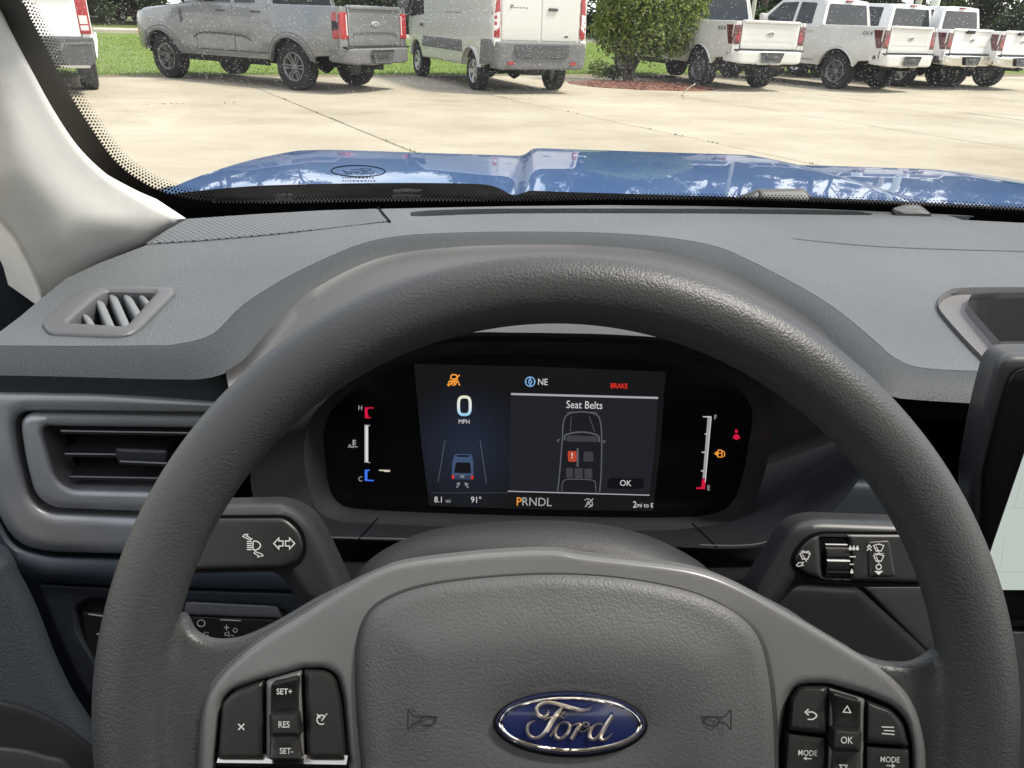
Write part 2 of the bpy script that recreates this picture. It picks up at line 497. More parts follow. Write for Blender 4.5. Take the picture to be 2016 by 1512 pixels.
# the script-lettered oval (strokes in units of the oval's half width, y down)
def _sc(pts): return [((x - 998) / 945.0, (y - 470) / 945.0) for x, y in pts]
def _scw(w): return [q / 945.0 for q in w]
SCRIPT = [
 ([(738, 300), (722, 352), (672, 388), (612, 362), (588, 300), (625, 245), (700, 216), (790, 220), (900, 248), (1020, 280), (1130, 302), (1212, 290), (1256, 252)], [14, 34, 44, 46, 42, 40, 40, 44, 46, 46, 42, 34, 14]),
 ([(905, 262), (862, 318), (815, 380), (770, 450), (728, 530), (672, 600), (600, 640), (532, 632), (486, 580), (484, 505), (520, 456), (578, 436)], [24, 46, 58, 58, 56, 50, 42, 38, 38, 36, 32, 18]),
 ([(684, 428), (740, 396), (820, 376), (890, 388), (925, 408)], [14, 24, 26, 22, 16]),
 ([(930, 405), (892, 382), (896, 340), (930, 328), (952, 352), (938, 384)], [12, 16, 18, 18, 16, 10]),
 ([(756, 622), (792, 566), (838, 500), (890, 456), (940, 448), (984, 478), (984, 540), (942, 608), (884, 648), (828, 628), (820, 560), (862, 484)], [34, 20, 20, 22, 26, 34, 40, 42, 42, 42, 36, 20]),
 ([(984, 480), (966, 462), (990, 500), (1035, 480), (1090, 462), (1112, 478), (1086, 520), (1050, 590), (1012, 656)], [12, 14, 18, 22, 26, 34, 44, 46, 48]),
 ([(1085, 530), (1125, 488), (1160, 452), (1205, 456), (1214, 486), (1180, 500), (1150, 476)], [18, 22, 24, 24, 22, 18, 14]),
 ([(1095, 548), (1140, 562), (1190, 544), (1240, 500)], [14, 20, 18, 16]),
 ([(1392, 478), (1340, 462), (1280, 488), (1238, 556), (1232, 624), (1270, 652), (1322, 626), (1376, 556)], [20, 26, 32, 42, 46, 44, 38, 26]),
 ([(1506, 362), (1462, 430), (1416, 506), (1372, 584), (1360, 640), (1396, 658), (1448, 632), (1502, 576)], [50, 52, 52, 50, 44, 38, 30, 16]),
]
SCRIPT = [(_sc(p), _scw(w)) for p, w in SCRIPT]
def script_marks(name, cx, cy, a, surf, m, parent, h, dome=0.0, mirror=1, yflip=1, wk=1.0, rot=0.0):
    lines = []
    c, s = math.cos(rot), math.sin(rot)
    for p, w in SCRIPT:
        q = cat(p, closed=False, n=4)
        ww = np.interp(np.linspace(0, 1, len(q)), np.linspace(0, 1, len(w)), w)
        lines.append({'p': [(cx + (c * x * mirror - s * y * yflip) * a, cy + (s * x * mirror + c * y * yflip) * a) for x, y in q], 'w': [float(k) * a * wk for k in ww]})
    return strokes(name, lines, 1, surf, m, parent, h, dome)

# ================================================================== THE CAR WE SIT IN
def zdash(x, y):
    z = CAM_H - (.235 + .06 * (1.05 - y))
    t = min(1, max(0, (1.0 - y) / .22)); t = t * t * (3 - 2 * t)
    return z + .035 * math.exp(-((x - .05) / .27) ** 4) * t
def S_dash(px, py, h=0.0):
    p = P_hf(px, py, zdash); return p + Vector((0, -.06, 1)).normalized() * h
S_dash.n = Vector((0, -.06, 1)).normalized()
def S_dlow(px, py, h=0.0): return P_hf(px, py, lambda x, y: zdash(x, y) - .012) + Vector((0, 0, h))
FACE_N = Vector((0, -1, .15)).normalized()
FACE_P = P_pl(200, 770, Vector((0, .60, 1)), Vector((0, 1, 0)))
S_face = plane_surf(FACE_P, FACE_N)
S_core = plane_surf(Vector((0, .72, 1)), Vector((0, -1, 0)))

C1 = [(-60, 681), (0, 680), (150, 681), (290, 680), (345, 678), (417, 658), (476, 602), (555, 551), (635, 511), (714, 479), (800, 463), (930, 457), (1060, 456), (1180, 458), (1300, 466), (1406, 484), (1477, 513), (1584, 569), (1655, 615), (1726, 674), (1761, 704), (1815, 724), (1939, 731)]
C2 = [(-60, 738), (0, 739), (150, 742), (290, 746), (357, 747), (397, 746), (437, 737), (476, 714), (516, 672), (555, 630), (595, 592), (635, 564), (714, 524), (800, 500), (930, 488), (1060, 485), (1180, 488), (1300, 500), (1400, 528), (1499, 575), (1600, 640), (1700, 742), (1750, 778), (1790, 786), (1940, 796)]
C1s, C2s = cat(C1, False, 5), cat(C2, False, 5)

# ---- dashboard
dash = thing('dashboard', 'long grey vinyl dashboard below the windscreen with vents and binnacle', 'dashboard', (0.1, .75, .9), world_space=True)
top_edge = [(2900, 496), (2500, 464), (2200, 442), (2016, 430), (1800, 419), (1600, 411), (1400, 406), (1200, 404), (1000, 406), (760, 411), (500, 423), (368, 431), (330, 452), (285, 484), (200, 516), (130, 548), (75, 593), (40, 623), (0, 653), (-60, 676)]
vent_in = rnd([(133, 641), (150, 625), (190, 590), (211, 578), (311, 580), (250, 648)], [4, 8, 8, 6, 6, 8])
slot1 = cat([(808, 422), (830, 415), (1000, 410.5), (1400, 411), (1640, 414), (1700, 418), (1716, 423), (1640, 423), (1400, 420.5), (1000, 420.5), (830, 426)], True, 3)
slot2 = [(1866, 424), (1920, 425), (2060, 431), (2190, 440), (2500, 462), (2500, 470), (2190, 449), (2060, 441), (1895, 433)]
tray_out = [(1950, 728), (1900, 677), (1853, 623), (1845, 606), (1850, 590), (1866, 578), (1900, 573), (2060, 572), (2200, 574), (2900, 606)]
pad_con = C1s + tray_out + top_edge
sheet('top_pad', pad_con, S_dash, M_dash, dash, step=26, skirt=.002, holes=[vent_in, slot1, slot2], hole_skirt=.03, bstep=9)
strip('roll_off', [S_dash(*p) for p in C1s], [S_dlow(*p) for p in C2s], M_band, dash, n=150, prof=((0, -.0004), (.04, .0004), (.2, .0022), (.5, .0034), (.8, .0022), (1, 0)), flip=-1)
LIPB = [(-60, 767), (0, 768), (150, 770), (290, 775), (400, 784), (470, 790), (540, 800)]
lipA = [p for p in C2s if p[0] < 500]
strip('front_lip', [S_dlow(*p) for p in lipA], [S_face(*p) for p in cat(LIPB, False, 5)], M_lip, dash, n=60, prof=((0, 0), (.25, .0035), (.6, .003), (1, -.002)))
lipR = [p for p in C2s if p[0] > 1690]
strip('front_lip', [S_dlow(*p) for p in lipR], [S_face(*p) for p in [(1690, 770), (1750, 806), (1800, 818), (1960, 826)]], M_black, dash, n=30, prof=((0, 0), (.25, .003), (.6, .003), (1, -.002)))
# defroster troughs, speaker grille, seam, sun sensor
sheet('defroster_slot', [(p[0], p[1]) for p in [(790, 432), (800, 408), (1000, 402), (1400, 403), (1730, 412), (1735, 432), (1400, 428), (1000, 428)]], lambda a, b, h=0: S_dash(a, b, h) - Vector((0, 0, .022)), M_void, dash, step=40, skirt=0)
sheet('defroster_slot', [(1845, 436), (1850, 418), (2520, 450), (2520, 485)], lambda a, b, h=0: S_dash(a, b, h) - Vector((0, 0, .022)), M_void, dash, step=40, skirt=0)
M_grille = mat('perforated_vinyl', (.100, .106, .112), .55, bump=('grain', 900, .25, .0005))
def dot_mask(m, spacing, radius, sx=1.0, sy=1.0, soft=.06):
    nt = m.node_tree; tc = nt.nodes.new('ShaderNodeTexCoord'); mp = nt.nodes.new('ShaderNodeMapping'); mp.inputs['Scale'].default_value = (sx, sy, 0)
    mp.inputs['Rotation'].default_value = (0, 0, R(45))
    vo = nt.nodes.new('ShaderNodeTexVoronoi'); vo.voronoi_dimensions = '2D'; vo.inputs['Randomness'].default_value = 0; vo.inputs['Scale'].default_value = 1 / spacing
    mr = nt.nodes.new('ShaderNodeMapRange'); mr.inputs['From Min'].default_value = radius - soft; mr.inputs['From Max'].default_value = radius + soft
    nt.links.new(tc.outputs['Object'], mp.inputs['Vector']); nt.links.new(mp.outputs[0], vo.inputs['Vector']); nt.links.new(vo.outputs['Distance'], mr.inputs['Value'])
    return nt, mr.outputs[0]
nt, msk = dot_mask(M_grille, .0062, .30)
mx = nt.nodes.new('ShaderNodeMix'); mx.data_type = 'RGBA'
mx.inputs[6].default_value = (.012, .012, .013, 1); mx.inputs[7].default_value = (.100, .106, .112, 1)
nt.links.new(msk, mx.inputs[0]); nt.links.new(mx.outputs[2], nt.nodes['Principled BSDF'].inputs['Base Color'])
sheet('speaker_grille', [(287, 482), (330, 454), (370, 433), (500, 424), (640, 416), (742, 413), (764, 437), (640, 452), (516, 465), (400, 475)], lambda a, b, h=0: S_dash(a, b, h + .0022), M_grille, dash, step=25, skirt=.002, edge=(5, .0008))
strokes('pad_seam', [[(744, 409), (769, 439)]], 3.2, S_dash, M_void, dash, h=.0012)
strokes('pad_seam', [cat([(1560, 470), (1660, 480), (1760, 487), (1900, 492), (2100, 497)], False, 4)], 1.5, S_dash, mat('crease_shade', (.060, .064, .066), .6), dash, h=.0006)  # second line is a faint crease, its shade drawn as darker colour
SS = lambda a, b, h=0: S_dash(a, b, h)
S_sens = plane_surf(S_dash(1795, 424), Vector((0, -.75, .66)))
sheet('sun_sensor', rnd([(1757, 410), (1785, 401), (1808, 401), (1832, 420), (1832, 428), (1780, 427), (1760, 420)], 9), S_sens, M_tray, dash, step=6, hf=lambda x, y, d: .002, edge=(14, .006), skirt=.004)
sheet('sensor_skirt', [(1756, 411), (1762, 422), (1784, 429), (1834, 430), (1833, 421), (1782, 421)], S_sens, M_black, dash, step=6, hf=lambda x, y, d: .0025, skirt=.003)
_te = [S_dash(*p) for p in top_edge[:16]]
strip('rear_light_block', _te, [Vector((q.x * 1.12, max(1.16, q.y + .06), 1.04)) for q in _te], M_void, dash, n=60)  # added black strip, keeps the bright ground out of the glass reflection
# corner vent
vent_out = rnd([(83, 641), (97, 661), (236, 667), (272, 657), (347, 580), (340, 570), (200, 566), (163, 574), (118, 605)], [8, 10, 20, 20, 8, 8, 14, 20, 20])
vent_in2 = [(139 + (x - 139) * .985 + 2, y) for x, y in vent_in]
corner_vent = sheet('corner_vent', vent_out, lambda a, b, h=0: S_dash(a, b, h + .0045), M_ventf, dash, step=9, edge=(9, .003), skirt=.005, holes=[vent_in2], hole_skirt=.012)
for k, (x0, y0, x1, y1, w) in enumerate([(168, 616, 186, 648, 16), (195, 588, 221, 648, 17), (221, 577, 252, 648, 17), (249, 577, 277, 626, 17), (277, 576, 299, 604, 15)]):
    w *= 1.15; A = [(x0 - w * .5, y0), (x0 - w * .15, y0 - 4), (x0 + w * .5, y0 + 3), (x1 + w * .5, y1), (x1 - w * .5, y1)]
    sheet('slat', rnd(A, 4), lambda a, b, h=0: S_dash(a, b, h - .001), M_slat, corner_vent, step=8, edge=(5, .004), skirt=.02)
sheet('vent_duct', [(x, y) for x, y in [(110, 660), (180, 560), (330, 560), (270, 665)]], lambda a, b, h=0: S_dash(a, b, h) - Vector((0, 0, .03)), M_void, dash, step=30, skirt=0)
# storage tray at the right
tray_in = [(1990, 712), (1971, 692), (1908, 618), (1904, 604), (1908, 594), (1922, 588), (2060, 586), (2200, 588), (2900, 622)]
TO, TI = cat(tray_out, False, 4), cat(tray_in, False, 4)
storage = strip('storage_tray', [S_dash(*p) for p in TO], [S_dash(p[0], p[1], .002) for p in TI], M_tray, dash, n=60, prof=((0, -.004), (.06, .004), (.2, .006), (.8, .0055), (.95, .003), (1, -.004)))
TIf = [S_dash(p[0], p[1], -.001) for p in TI]
strip('tray_wall', TIf, [q + Vector((.012, .0, -.055)) for q in TIf], M_trayin, storage, n=60)
sheet('tray_floor', tray_in + [(2900, 760), (2000, 760)], lambda a, b, h=0: S_dash(a, b, h) - Vector((0, 0, .05)), M_trayin, storage, step=30, skirt=0)
# added black backing behind everything, keeps outside view and light out of gaps
sheet('dash_backing', [(-500, 772), (2500, 772), (2500, 1900), (-500, 1900)], S_core, M_void, dash, step=300, skirt=.01)

# ---- left face: vent and its trim
S_f2 = lambda d: off(S_face, d)
trim_out = rnd([(-80, 765), (200, 770), (440, 786), (430, 940), (320, 1092), (246, 1090), (100, 1086), (52, 1077), (20, 1053), (0, 1018), (-40, 900)], [0, 0, 10, 0, 10, 0, 20, 30, 30, 30, 40])
groove = rnd([(26, 808), (420, 812), (420, 930), (320, 1018), (96, 1010), (62, 985), (40, 905)], [40, 0, 0, 10, 40, 30, 30])
bez_o = rnd([(38, 812), (418, 818), (410, 930), (310, 1008), (105, 1000), (70, 975), (52, 905)], [36, 0, 0, 10, 36, 30, 30])
bez_i = rnd([(84, 838), (410, 842), (400, 930), (330, 966), (140, 962), (112, 940), (98, 890)], [16, 0, 0, 10, 24, 20, 20])
sheet('vent_trim', trim_out, S_f2(.004), M_silver, dash, step=12, edge=(22, .008), skirt=.012, holes=[groove], hole_skirt=.02)
front_vent = sheet('front_vent', bez_o, S_f2(.004), M_silver, dash, step=9, edge=(15, .007), skirt=.02, holes=[bez_i], hole_skirt=.03)
sheet('vent_well', [(20, 790), (440, 790), (440, 1040), (20, 1040)], S_f2(-.034), M_void, dash, step=80, skirt=0)
for (xa, ya, xb, yb) in [(119, 848, 420, 853), (127, 893, 420, 897), (137, 938, 420, 943)]:
    mb = MB()
    A0, B0, A1, B1 = S_face(xa, ya, -.004), S_face(xb, yb, -.004), S_face(xa, ya + 6, -.005), S_face(xb, yb + 6, -.005)
    A2, B2 = A0 + Vector((0, .03, .004)), B0 + Vector((0, .03, .004))
    mb.add([A2, B2, A0, B0, A1, B1, A2 - Vector((0, 0, .012)), B2 - Vector((0, 0, .012))], [[0, 1, 3, 2], [2, 3, 5, 4], [4, 5, 7, 6]])
    mb.build('slat', M_dslat, front_vent, smooth=False)
    strokes('slat_edge', [[(xa, ya), (xb, yb)]], 2.6, S_f2(-.0035), M_silver, front_vent, h=.0)
sheet('vent_tab', rnd([(226, 880), (334, 884), (331, 919), (232, 914)], 9), S_f2(.006), M_dslat, front_vent, step=10, edge=(8, .004), skirt=.02)
strokes('tab_edge', [[(236, 908), (328, 912)]], 3.2, S_f2(.0066), M_icon_g, front_vent, h=0)
# lower dash, switch panel
sheet('lower_dash', rnd([(-90, 1010), (-10, 1000), (30, 1075), (100, 1094), (246, 1099), (720, 1112), (720, 1170), (560, 1161), (222, 1153), (75, 1146), (30, 1120)], [0, 10, 30, 20, 0, 0, 0, 0, 0, 20, 20]), S_f2(.004), M_navy, dash, step=26, edge=(24, .012), skirt=.02)
knee = rnd([(76, 1150), (222, 1157), (560, 1167), (740, 1175), (740, 1560), (330, 1560), (215, 1440), (150, 1330), (110, 1240)], 8)
sw_hole = rnd([(150, 1240), (148, 1195), (172, 1179), (300, 1183), (545, 1192), (575, 1210), (590, 1250), (560, 1330), (200, 1325)], [10, 10, 20, 0, 20, 14, 10, 20, 20])
sheet('knee_panel', knee, S_f2(-.004), M_door, dash, step=24, edge=(6, .003), skirt=.02, holes=[sw_hole], hole_skirt=.02)
S_sw = S_f2(-.012)
switch = sheet('switch_panel', sw_hole, S_sw, M_hous2, dash, step=30, skirt=0)
sheet('dash_end', [(-200, 1000), (420, 1000), (420, 1700), (-200, 1700)], plane_surf(Vector((0, .69, 1)), Vector((0, -1, 0))), M_door, dash, step=200, skirt=0)
sheet('panel_hood', [(366, 1184), (545, 1193), (556, 1216), (362, 1209)], S_f2(-.004), M_satin, switch, step=20, edge=(4, .002), skirt=.01)
sheet('switch_bank', rnd([(160, 1205), (220, 1207), (545, 1219), (545, 1300), (175, 1300)], 8), S_f2(-.009), M_button, switch, step=30, edge=(4, .002), skirt=.01)
strokes('switch_marks', [{'p': ell(396, 1227, 7.5, 6.5, 20), 'w': 2, 'closed': True}, {'p': [(433, 1220), (474, 1222)], 'w': 2.4}, {'p': [(441, 1235), (451, 1236)], 'w': 2}, {'p': [(446, 1230), (446, 1241)], 'w': 2},
    {'p': ell(463, 1241, 4, 4, 12), 'w': 1.6, 'closed': True}, {'p': [(443, 1250), (452, 1252), (450, 1244), (443, 1246)], 'w': 1.6, 'closed': True}, {'p': [(455, 1250), (461, 1252)], 'w': 1.6}, {'p': [(403, 1244), (399, 1250), (403, 1256)], 'w': 1.6, 'closed': True}, {'p': [(406, 1246), (411, 1245)], 'w': 1.6}, {'p': [(406, 1251), (411, 1251)], 'w': 1.6},
    {'p': [(174, 1209), (204, 1213)], 'w': 2.4}, {'p': [(190, 1248), (200, 1246), (200, 1252)], 'w': 2, 'closed': True}], 2, S_f2(-.0082), M_icon, switch, h=0)
# right of the column: centre stack pieces
sheet('passenger_face', rnd([(1965, 752), (2900, 790), (2900, 1700), (1990, 1700)], 10), off(S_face, -.02), M_navy, dash, step=60, edge=(16, .008), skirt=.02)
S_rt = plane_surf(P_d(1700, 1000, .66), Vector((-.15, -1, .25)))
sheet('centre_panel', rnd([(1615, 960), (1640, 944), (1720, 950), (1900, 970), (1990, 1180), (2100, 1240), (2250, 1250), (2250, 1560), (1700, 1560), (1600, 1040)], 12), S_rt, M_navy, dash, step=26, edge=(16, .008), skirt=.03)
sheet('column_side', rnd([(1560, 1150), (1690, 1158), (1835, 1290), (1830, 1330), (1500, 1330), (1480, 1200)], 10), plane_surf(P_d(1650, 1230, .55), Vector((.2, -1, .5))), M_black, dash, step=26, edge=(14, .006), skirt=.02)
sheet('console_panel', rnd([(1688, 1150), (1860, 1150), (1900, 1310), (1838, 1302)], 8), plane_surf(P_d(1780, 1230, .57), Vector((-.1, -1, .5))), M_hous2, dash, step=20, edge=(9, .005), skirt=.02)
sheet('console_lower', [(1960, 1238), (2250, 1244), (2250, 1600), (1960, 1600)], plane_surf(P_d(2000, 1300, .60), Vector((-.2, -1, .6))), M_hous2, dash, step=40, edge=(10, .005), skirt=.02)

# ---- binnacle cowl and cluster
FE = cat([(1700, 775), (1640, 738), (1480, 702), (1335, 679), (1210, 670), (1100, 667), (1010, 666), (915, 667), (760, 690), (640, 745), (545, 830), (490, 900)], False, 6)
S_fe = plane_surf(Vector((0, .475, 1.2)), Vector((0, -1, 0)))
C2c = [p for p in C2s if 440 < p[0] < 1690][::-1]
strip('binnacle_cowl', [S_dlow(p[0], p[1] + 2, -.001) for p in C2c], [S_fe(*p) for p in FE], M_cowl, dash, n=120, prof=((0, -.004), (.02, .002), (.08, .006), (.3, .012), (.6, .012), (.88, .006), (.97, .002), (1, -.004)), flip=-1)

cl_p = P_d(1060, 850, .57)
cl_n = Vector((0, -math.cos(R(8)), math.sin(R(8))))
S_cl = plane_surf(cl_p, cl_n)
cluster = thing('instrument_cluster', 'lit digital instrument cluster showing zero speed and a seat belt warning', 'instrument cluster', tuple(cl_p), world_space=True)
lens_c = cat([(638, 850), (641, 915), (650, 965), (672, 994), (720, 1003), (860, 1010), (1060, 1016), (1300, 1019), (1400, 1012), (1440, 990), (1460, 945), (1473, 880), (1478, 800), (1420, 745), (1300, 715), (1150, 702), (1000, 697), (860, 704), (740, 740), (660, 800)], True, 6)
ring_o = cat([(500, 905), (500, 985), (530, 1050), (700, 1062), (860, 1066), (1060, 1072), (1300, 1076), (1480, 1078), (1600, 1040), (1680, 960), (1720, 880), (1720, 800), (1620, 742), (1480, 708), (1300, 682), (1150, 675), (1000, 673), (860, 678), (720, 712), (580, 810)], True, 6)
ring_m = cat([(600, 870), (604, 945), (622, 1000), (660, 1024), (720, 1030), (860, 1036), (1060, 1042), (1300, 1045), (1410, 1042), (1470, 1016), (1500, 950), (1518, 870), (1520, 790), (1450, 725), (1300, 700), (1150, 690), (1000, 686), (860, 693), (730, 727), (630, 800)], True, 6)
S_m = plane_surf(P_d(1060, 850, .545), cl_n)
LR = [S_cl(*p) for p in lens_c]; MR = [S_m(*p) for p in ring_m]; OR = [S_fe(*p) if p[1] < 850 else plane_surf(P_d(1060, 1070, .50), cl_n)(*p) for p in ring_o]
strip('bezel', LR, MR, M_hous2, cluster, n=160, closed=True, prof=((0, 0), (.3, .001), (.7, .002), (1, 0)))
strip('housing', MR, OR, M_hous, cluster, n=160, closed=True)
lens = sheet('lens', lens_c, S_cl, M_lens, cluster, step=60, skirt=0)
tray_fl = strip('lower_tray', [S_fe(*p) for p in [(540, 1052), (640, 1058), (815, 1061), (1060, 1068), (1380, 1073), (1480, 1072), (1570, 1050)]], [P_d(p[0], p[1], .47) for p in [(560, 1130), (640, 1132), (815, 1140), (1060, 1145), (1380, 1150), (1480, 1150), (1600, 1140)]], M_black, cluster, n=40)
S_tl = plane_surf(P_d(1060, 1072, .492), cl_n)
strokes('tray_seam', [cat([(636, 1057), (720, 1059), (818, 1061)], False, 3), cat([(1378, 1072), (1440, 1074), (1500, 1069), (1540, 1050)], False, 3)], 2.4, S_tl, M_icon_g, cluster, h=.001)
strokes('tray_gap', [[(744, 1020), (706, 1062)], [(1362, 1030), (1412, 1078)]], 3, S_tl, M_void, cluster, h=.001)

# display contents (self-lit)
def Q(x, y): return (520 + .516 * x, 640 + .516 * y)          # measured on an enlargement of the dial
def QL(l): return [Q(*p) for p in l]
M_disp = mat('display_panel', (.006, .006, .007), .22, spec=.25)
nt = M_disp.node_tree; b = nt.nodes['Principled BSDF']
tc = nt.nodes.new('ShaderNodeTexCoord'); mp = nt.nodes.new('ShaderNodeMapping'); gr = nt.nodes.new('ShaderNodeTexGradient'); gr.gradient_type = 'SPHERICAL'
gl = S_cl(*Q(770, 470)); mp.vector_type = 'TEXTURE'
mp.inputs['Location'].default_value = gl; mp.inputs['Scale'].default_value = (.05, .05, .055)
rp = nt.nodes.new('ShaderNodeValToRGB'); rp.color_ramp.elements[0].color = (.0065, .0065, .0070, 1); rp.color_ramp.elements[1].color = (.015, .022, .042, 1)
nt.links.new(tc.outputs['Object'], mp.inputs['Vector']); nt.links.new(mp.outputs[0], gr.inputs[0]); nt.links.new(gr.outputs['Fac'], rp.inputs[0]); nt.links.new(rp.outputs[0], b.inputs['Emission Color'])
b.inputs['Emission Strength'].default_value = 1 / 2 ** EXPO
disp = sheet('display', [(815, 716), (1060, 722), (1311, 732), (1300, 880), (1286, 1006), (1060, 1003), (845, 996), (828, 860)], lambda a, b, h=0: S_cl(a, b, h + .0006), M_disp, cluster, step=40, skirt=0)
fills('seat_belt_card', [QL([(942, 262), (1503, 277), (1490, 470), (1470, 648), (932, 634), (936, 450)])], S_cl, em('card_panel', (.0155, .0165, .0215)), disp, h=.0010)
strokes('card_rule', [{'p': QL([(942, 263), (1503, 278)]), 'w': 4}, {'p': QL([(930, 634), (1471, 649)]), 'w': 2}], 3, S_cl, E_grey, disp, h=.0013)
RO = R(1.6)
T = lambda s, x, y, sz, m, al='CENTER', xs=.92, bold=0.0, nm='readout': text(nm, s, *Q(x, y), sz, S_cl, m, disp, h=.0014, align=al, rot=RO, xs=xs, bold=bold)
T('Seat Belts', 1222, 306, 15.5, E_white, xs=.86)
T('NE', 1063, 218, 13, E_white, xs=.9)
T('BRAKE', 1354, 233, 10, E_red, xs=.82, bold=.02)
T('MPH', 763, 369, 9, E_white, xs=.92)
T('OK', 1379, 604, 12, E_white, xs=.95)
T('8.1', 666, 667, 12, E_white, xs=.9); T('mi', 702, 671, 8.5, E_grey, xs=.9)
T('91°', 809, 668, 12.5, E_white, xs=.9)
T('P', 972, 675, 17, E_orange, xs=.95); T('RNDL', 1040, 676, 17, E_grey, xs=.98)
T('2', 1414, 686, 13, E_white, xs=.9); T('mi to E', 1453, 688, 9, E_white, xs=.92)
# the speed figure, shaded cream to sky blue like the display
M_zero = em('glow_zero', (.8, .8, .75)); nt = M_zero.node_tree; b = nt.nodes['Principled BSDF']
tc = nt.nodes.new('ShaderNodeTexCoord'); sp = nt.nodes.new('ShaderNodeSeparateXYZ'); mr = nt.nodes.new('ShaderNodeMapRange'); rp = nt.nodes.new('ShaderNodeValToRGB')
zt, zb = S_cl(*Q(763, 270)).z, S_cl(*Q(763, 345)).z
mr.inputs['From Min'].default_value = zb; mr.inputs['From Max'].default_value = zt
rp.color_ramp.elements[0].color = (.22, .55, .80, 1); rp.color_ramp.elements[1].color = (.78, .78, .60, 1); e = rp.color_ramp.elements.new(.5); e.color = (.75, .82, .82, 1)
nt.links.new(tc.outputs['Object'], sp.inputs[0]); nt.links.new(sp.outputs['Z'], mr.inputs['Value']); nt.links.new(mr.outputs[0], rp.inputs[0]); nt.links.new(rp.outputs[0], b.inputs['Emission Color'])
zo = []
zc = Q(764, 308)
for t in range(40):
    a = 2 * math.pi * t / 40; ex = .62
    zo.append((zc[0] + 11.5 * math.copysign(abs(math.cos(a)) ** ex, math.cos(a)), zc[1] + 17.5 * math.copysign(abs(math.sin(a)) ** ex, math.sin(a))))
strokes('speed_figure', [{'p': zo, 'w': 5.6, 'closed': True}], 5, S_cl, M_zero, disp, h=.0014)
strokes('compass_icon', [{'p': ell(*Q(1015, 216), 9.2, 9.2, 28), 'w': 1.8, 'closed': True}, {'p': QL([(1015, 203), (1021, 216), (1015, 229), (1009, 216)]), 'w': 1.8, 'closed': True}, {'p': QL([(995, 216), (1001, 216)]), 'w': 1.6}, {'p': QL([(1029, 216), (1035, 216)]), 'w': 1.6}], 1.8, S_cl, E_cyan, disp, h=.0014)
strokes('lane_assist_icon', [{'p': QL([(712, 205), (714, 192), (718, 189), (731, 190), (735, 193), (737, 207)]), 'w': 2.4, 'closed': True}, {'p': QL([(700, 231), (707, 212)]), 'w': 2.2}, {'p': QL([(746, 231), (739, 212)]), 'w': 2.2}, {'p': QL([(702, 233), (746, 190)]), 'w': 2.4}, {'p': QL([(712, 228), (720, 216)]), 'w': 2.4}, {'p': QL([(720, 232), (728, 216)]), 'w': 2.4}, {'p': QL([(728, 230), (734, 219)]), 'w': 2.4}, {'p': QL([(708, 214), (740, 215)]), 'w': 3}], 2, S_cl, E_orange, disp, h=.0014)
# seat belt card: plan view of a pickup
fills('plan_cabin', [QL([(1150, 340), (1200, 331), (1270, 341), (1290, 400), (1290, 560), (1282, 636), (1120, 633), (1130, 560), (1140, 400)])], S_cl, em('plan_dark', (.012, .0125, .016)), disp, h=.0012)
strokes('plan_outline', [{'p': cat(QL([(1120, 634), (1128, 560), (1138, 430), (1142, 372), (1160, 340), (1212, 331), (1268, 342), (1284, 375), (1288, 440), (1286, 560), (1280, 637)]), False, 4), 'w': 2.4}, {'p': cat(QL([(1136, 634), (1138, 605), (1150, 590), (1200, 588), (1254, 592), (1264, 605), (1266, 637)]), False, 4), 'w': 1.6}, {'p': cat(QL([(1146, 440), (1152, 418), (1212, 408), (1270, 420), (1280, 446)]), False, 4), 'w': 3}, {'p': QL([(1130, 436), (1118, 440), (1124, 447)]), 'w': 2}, {'p': QL([(1290, 440), (1302, 444), (1294, 450)]), 'w': 2}, {'p': QL([(1172, 350), (1168, 405)]), 'w': 1.1}, {'p': QL([(1240, 348), (1262, 408)]), 'w': 1.1}, {'p': QL([(1196, 470), (1196, 540)]), 'w': 4}, {'p': cat(QL([(1160, 340), (1165, 332), (1262, 333), (1268, 342)]), False, 3), 'w': 1.1}], 2, S_cl, E_dim, disp, h=.0014)
fills('plan_seats', [rnd(QL([(1220, 482), (1256, 484), (1256, 522), (1218, 520)]), 4), rnd(QL([(1152, 544), (1178, 545), (1178, 584), (1152, 583)]), 4), rnd(QL([(1184, 545), (1216, 546), (1216, 585), (1184, 584)]), 4), rnd(QL([(1222, 547), (1252, 548), (1252, 586), (1222, 585)]), 4), rnd(QL([(1156, 420), (1270, 424), (1278, 446), (1150, 444)]), 5)], S_cl, E_dim2, disp, h=.0015)
fills('driver_seat_alert', [rnd(QL([(1158, 480), (1192, 481), (1192, 522), (1160, 521)]), 4)], S_cl, E_dred, disp, h=.0016)
text('alert_mark', '!', *Q(1175, 499), 11, S_cl, E_white, disp, h=.0020, rot=RO, bold=.02)
fills('ok_button', [rnd(QL([(1312, 583), (1450, 586), (1446, 626), (1308, 623)]), 9)], S_cl, em('button_dark', (.006, .006, .008)), disp, h=.0012)
